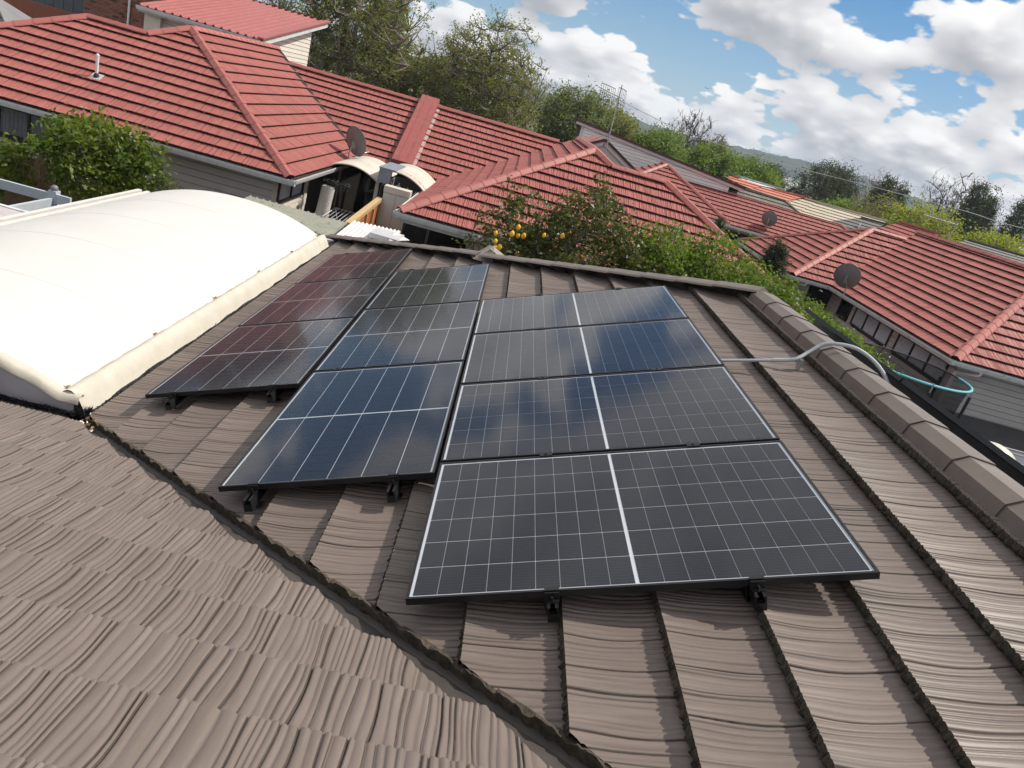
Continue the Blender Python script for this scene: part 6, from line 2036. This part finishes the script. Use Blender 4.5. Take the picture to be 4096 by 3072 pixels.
def build_far_trees():
    tree('broadleaf_tree', 'tall twiggy spring tree filling the top edge left of centre', (-12.6, 49, GROUND), (-12.7, 49, 3.3), (4.9, 4.4, 6.0), L_elm, 1900, 24, 0.15, 101, spread=0.19, trunk_r=0.35, limbs=22, hollow=0.25, twig=0.035, bark=m_twig, low=-0.95)
    tree('broadleaf_tree', 'large round twiggy tree standing above the red ridge at centre top', (-3.3, 50, GROUND), (-3.4, 50, 1.9), (4.5, 4.2, 4.3), L_elm, 1700, 24, 0.14, 102, spread=0.17, trunk_r=0.32, limbs=24, hollow=0.22, twig=0.032, bark=m_twig, low=-0.9)
    tree('broadleaf_tree', 'smaller leafy tree filling the gap between the two big twiggy trees', (-8.3, 53, GROUND), (-8.2, 53, 0.6), (3.0, 2.6, 2.8), L_elm, 800, 24, 0.16, 103, spread=0.22, trunk_r=0.2, limbs=12, twig=0.025, bark=m_twig, low=-0.9)
    for i, (x, lab) in enumerate(((-17.0, 'slender pale poplar spire left of the pair at the top edge'), (-15.3, 'slender pale poplar spire right of the pair at the top edge'))):
        tree('poplar', lab, (x, 78, GROUND), (x, 78, 5.5), (1.3, 1.3, 7.5), L_poplar, 420, 16, 0.30, 110 + i, spread=0.3, trunk_r=0.25, limbs=14, hollow=0.2, twig=0.03, bark=m_twig, cone=0.5)
    spec = [('broadleaf_tree', 'silvery olive tree right of the large round tree', 3.3, 58, 1.3, (3.1, 2.8, 2.7), L_olive, 420, 22, .22),
            ('broadleaf_tree', 'yellow-green tree behind the aerial mast', 6.7, 60, 1.5, (2.3, 2.2, 2.0), L_elm, 300, 20, .22),
            ('broadleaf_tree', 'fresh green tree behind the left half of the clerestory', 10.6, 60, 0.6, (2.7, 2.4, 2.3), L_green, 360, 22, .22),
            ('broadleaf_tree', 'round mid-green tree above the clerestory, left of two', 17.3, 68, 0.5, (3.4, 2.8, 2.6), L_green, 420, 24, .24),
            ('broadleaf_tree', 'round mid-green tree above the clerestory, right of two', 21.9, 70, 0.5, (3.0, 2.6, 2.3), L_green, 380, 24, .24),
            ('broadleaf_tree', 'bright green tree in front of the dark conifers at right', 28.2, 62, -0.2, (2.7, 2.2, 1.7), L_green, 320, 24, .22),
            ('willow', 'yellow-green feathery willow behind the yagi aerial', 31.0, 55, 0.7, (3.0, 2.6, 2.3), L_lime, 460, 16, .17),
            ('willow', 'brownish half-bare willow left of the yellow-green one', 28.8, 58, 0.8, (2.4, 2.0, 2.2), L_elm, 330, 7, .14),
            ('willow', 'small lime green tree near the right edge', 33.3, 49, 1.1, (1.9, 1.7, 1.4), L_lime, 320, 13, .17),
            ('broadleaf_tree', 'dark shaggy tree in the upper left corner', -25.2, 37, 1.6, (2.9, 2.4, 2.6), L_olive, 380, 24, .24),
            ('broadleaf_tree', 'dark green tree beyond the far red roofs', 13.6, 74, 0.3, (2.6, 2.2, 2.2), L_green, 240, 20, .26)]
    for i, (nm, lab, x, y, z, r, lm, nc, nl, ls) in enumerate(spec):
        tree(nm, lab, (x, y, GROUND), (x, y, z), r, lm, int(nc * 1.2), int(nl * 1.5), ls, 120 + i, spread=0.32, trunk_r=0.18, limbs=12, twig=0.025, bark=m_twig, low=-0.95, group='trees beyond the roofs')
    con = [('conifer', 'broad dark conifer, leftmost of the dark group at right', 30.6, 76, 1.2, (3.6, 3, 3.6), 0.45), ('conifer', 'tall dark conifer beside the broad one', 33.6, 78, 1.4, (2.9, 2.6, 3.8), 0.45), ('conifer', 'low dark conifer under the hills left of the dark group', 27.6, 82, 0.6, (2.6, 2.4, 2.6), 0.5),
           ('conifer', 'dark twin-peaked conifer right of the hill end, left peak', 37.2, 76, 1.0, (2.1, 2, 4.1), 0.6), ('conifer', 'dark twin-peaked conifer right of the hill end, right peak', 39.4, 77, 0.9, (2.0, 2, 3.9), 0.6),
           ('conifer', 'low dark conifer between the willow and twin peaks', 41.5, 80, -0.4, (3.2, 2.4, 2.6), 0.3),
           ('conifer', 'dense dark poplar spire near the right edge, left of three', 44.3, 72, 2.2, (1.9, 1.8, 4.9), 0.55), ('conifer', 'dense dark poplar spire near the right edge, middle of three', 46.6, 73, 1.8, (1.8, 1.8, 4.6), 0.55), ('conifer', 'dense dark poplar spire cut by the right edge', 48.6, 71, 2.2, (1.9, 1.8, 4.4), 0.5)]
    for i, (nm, lab, x, y, z, r, cn) in enumerate(con):
        tree(nm, lab, (x, y, GROUND), (x, y, z), r, L_dark, 420, 26, 0.22, 150 + i, spread=0.26, trunk_r=0.25, limbs=10, twig=0.03, cone=cn, aspect=0.35, up=0.1, low=-0.98, group='dark conifers at right')
    bare = [('large bare tree behind the fresh green trees', 14.9, 70, 2.6, (2.3, 2, 3.0)), ('smaller bare tree right of the large bare one', 20.6, 82, 2.4, (1.6, 1.5, 2.2)), ('faint small bare tree by the end of the round green trees', 26.6, 88, 1.8, (1.7, 1.5, 1.7)),
            ('wide bare tree above the twin conifers', 41.2, 84, 3.0, (3.0, 2.4, 3.0)), ('tall bare tree with upswept branches right of the conifers, left of three', 45.6, 80, 3.2, (2.6, 2, 4.2)), ('tall bare tree with upswept branches, middle of three', 48.4, 81, 3.4, (2.6, 2, 4.4)), ('tall bare tree with upswept branches, right of three', 51.0, 82, 3.0, (2.4, 2, 4.0)),
            ('thin bare tree just left of the aerial mast', 6.6, 85, 2.9, (1.5, 1.4, 2.2))]
    for i, (lab, x, y, z, r) in enumerate(bare):
        tree('bare_tree', lab, (x, y, GROUND), (x, y, z), r, None, 900, 0, 0, 170 + i, trunk_r=0.17, limbs=40, twig=0.013, bark=m_bough if i in (0, 4, 5, 6) else m_twig, group='bare trees on the skyline', low=-0.5, hollow=0.3, upright=0.25)
build_far_trees()
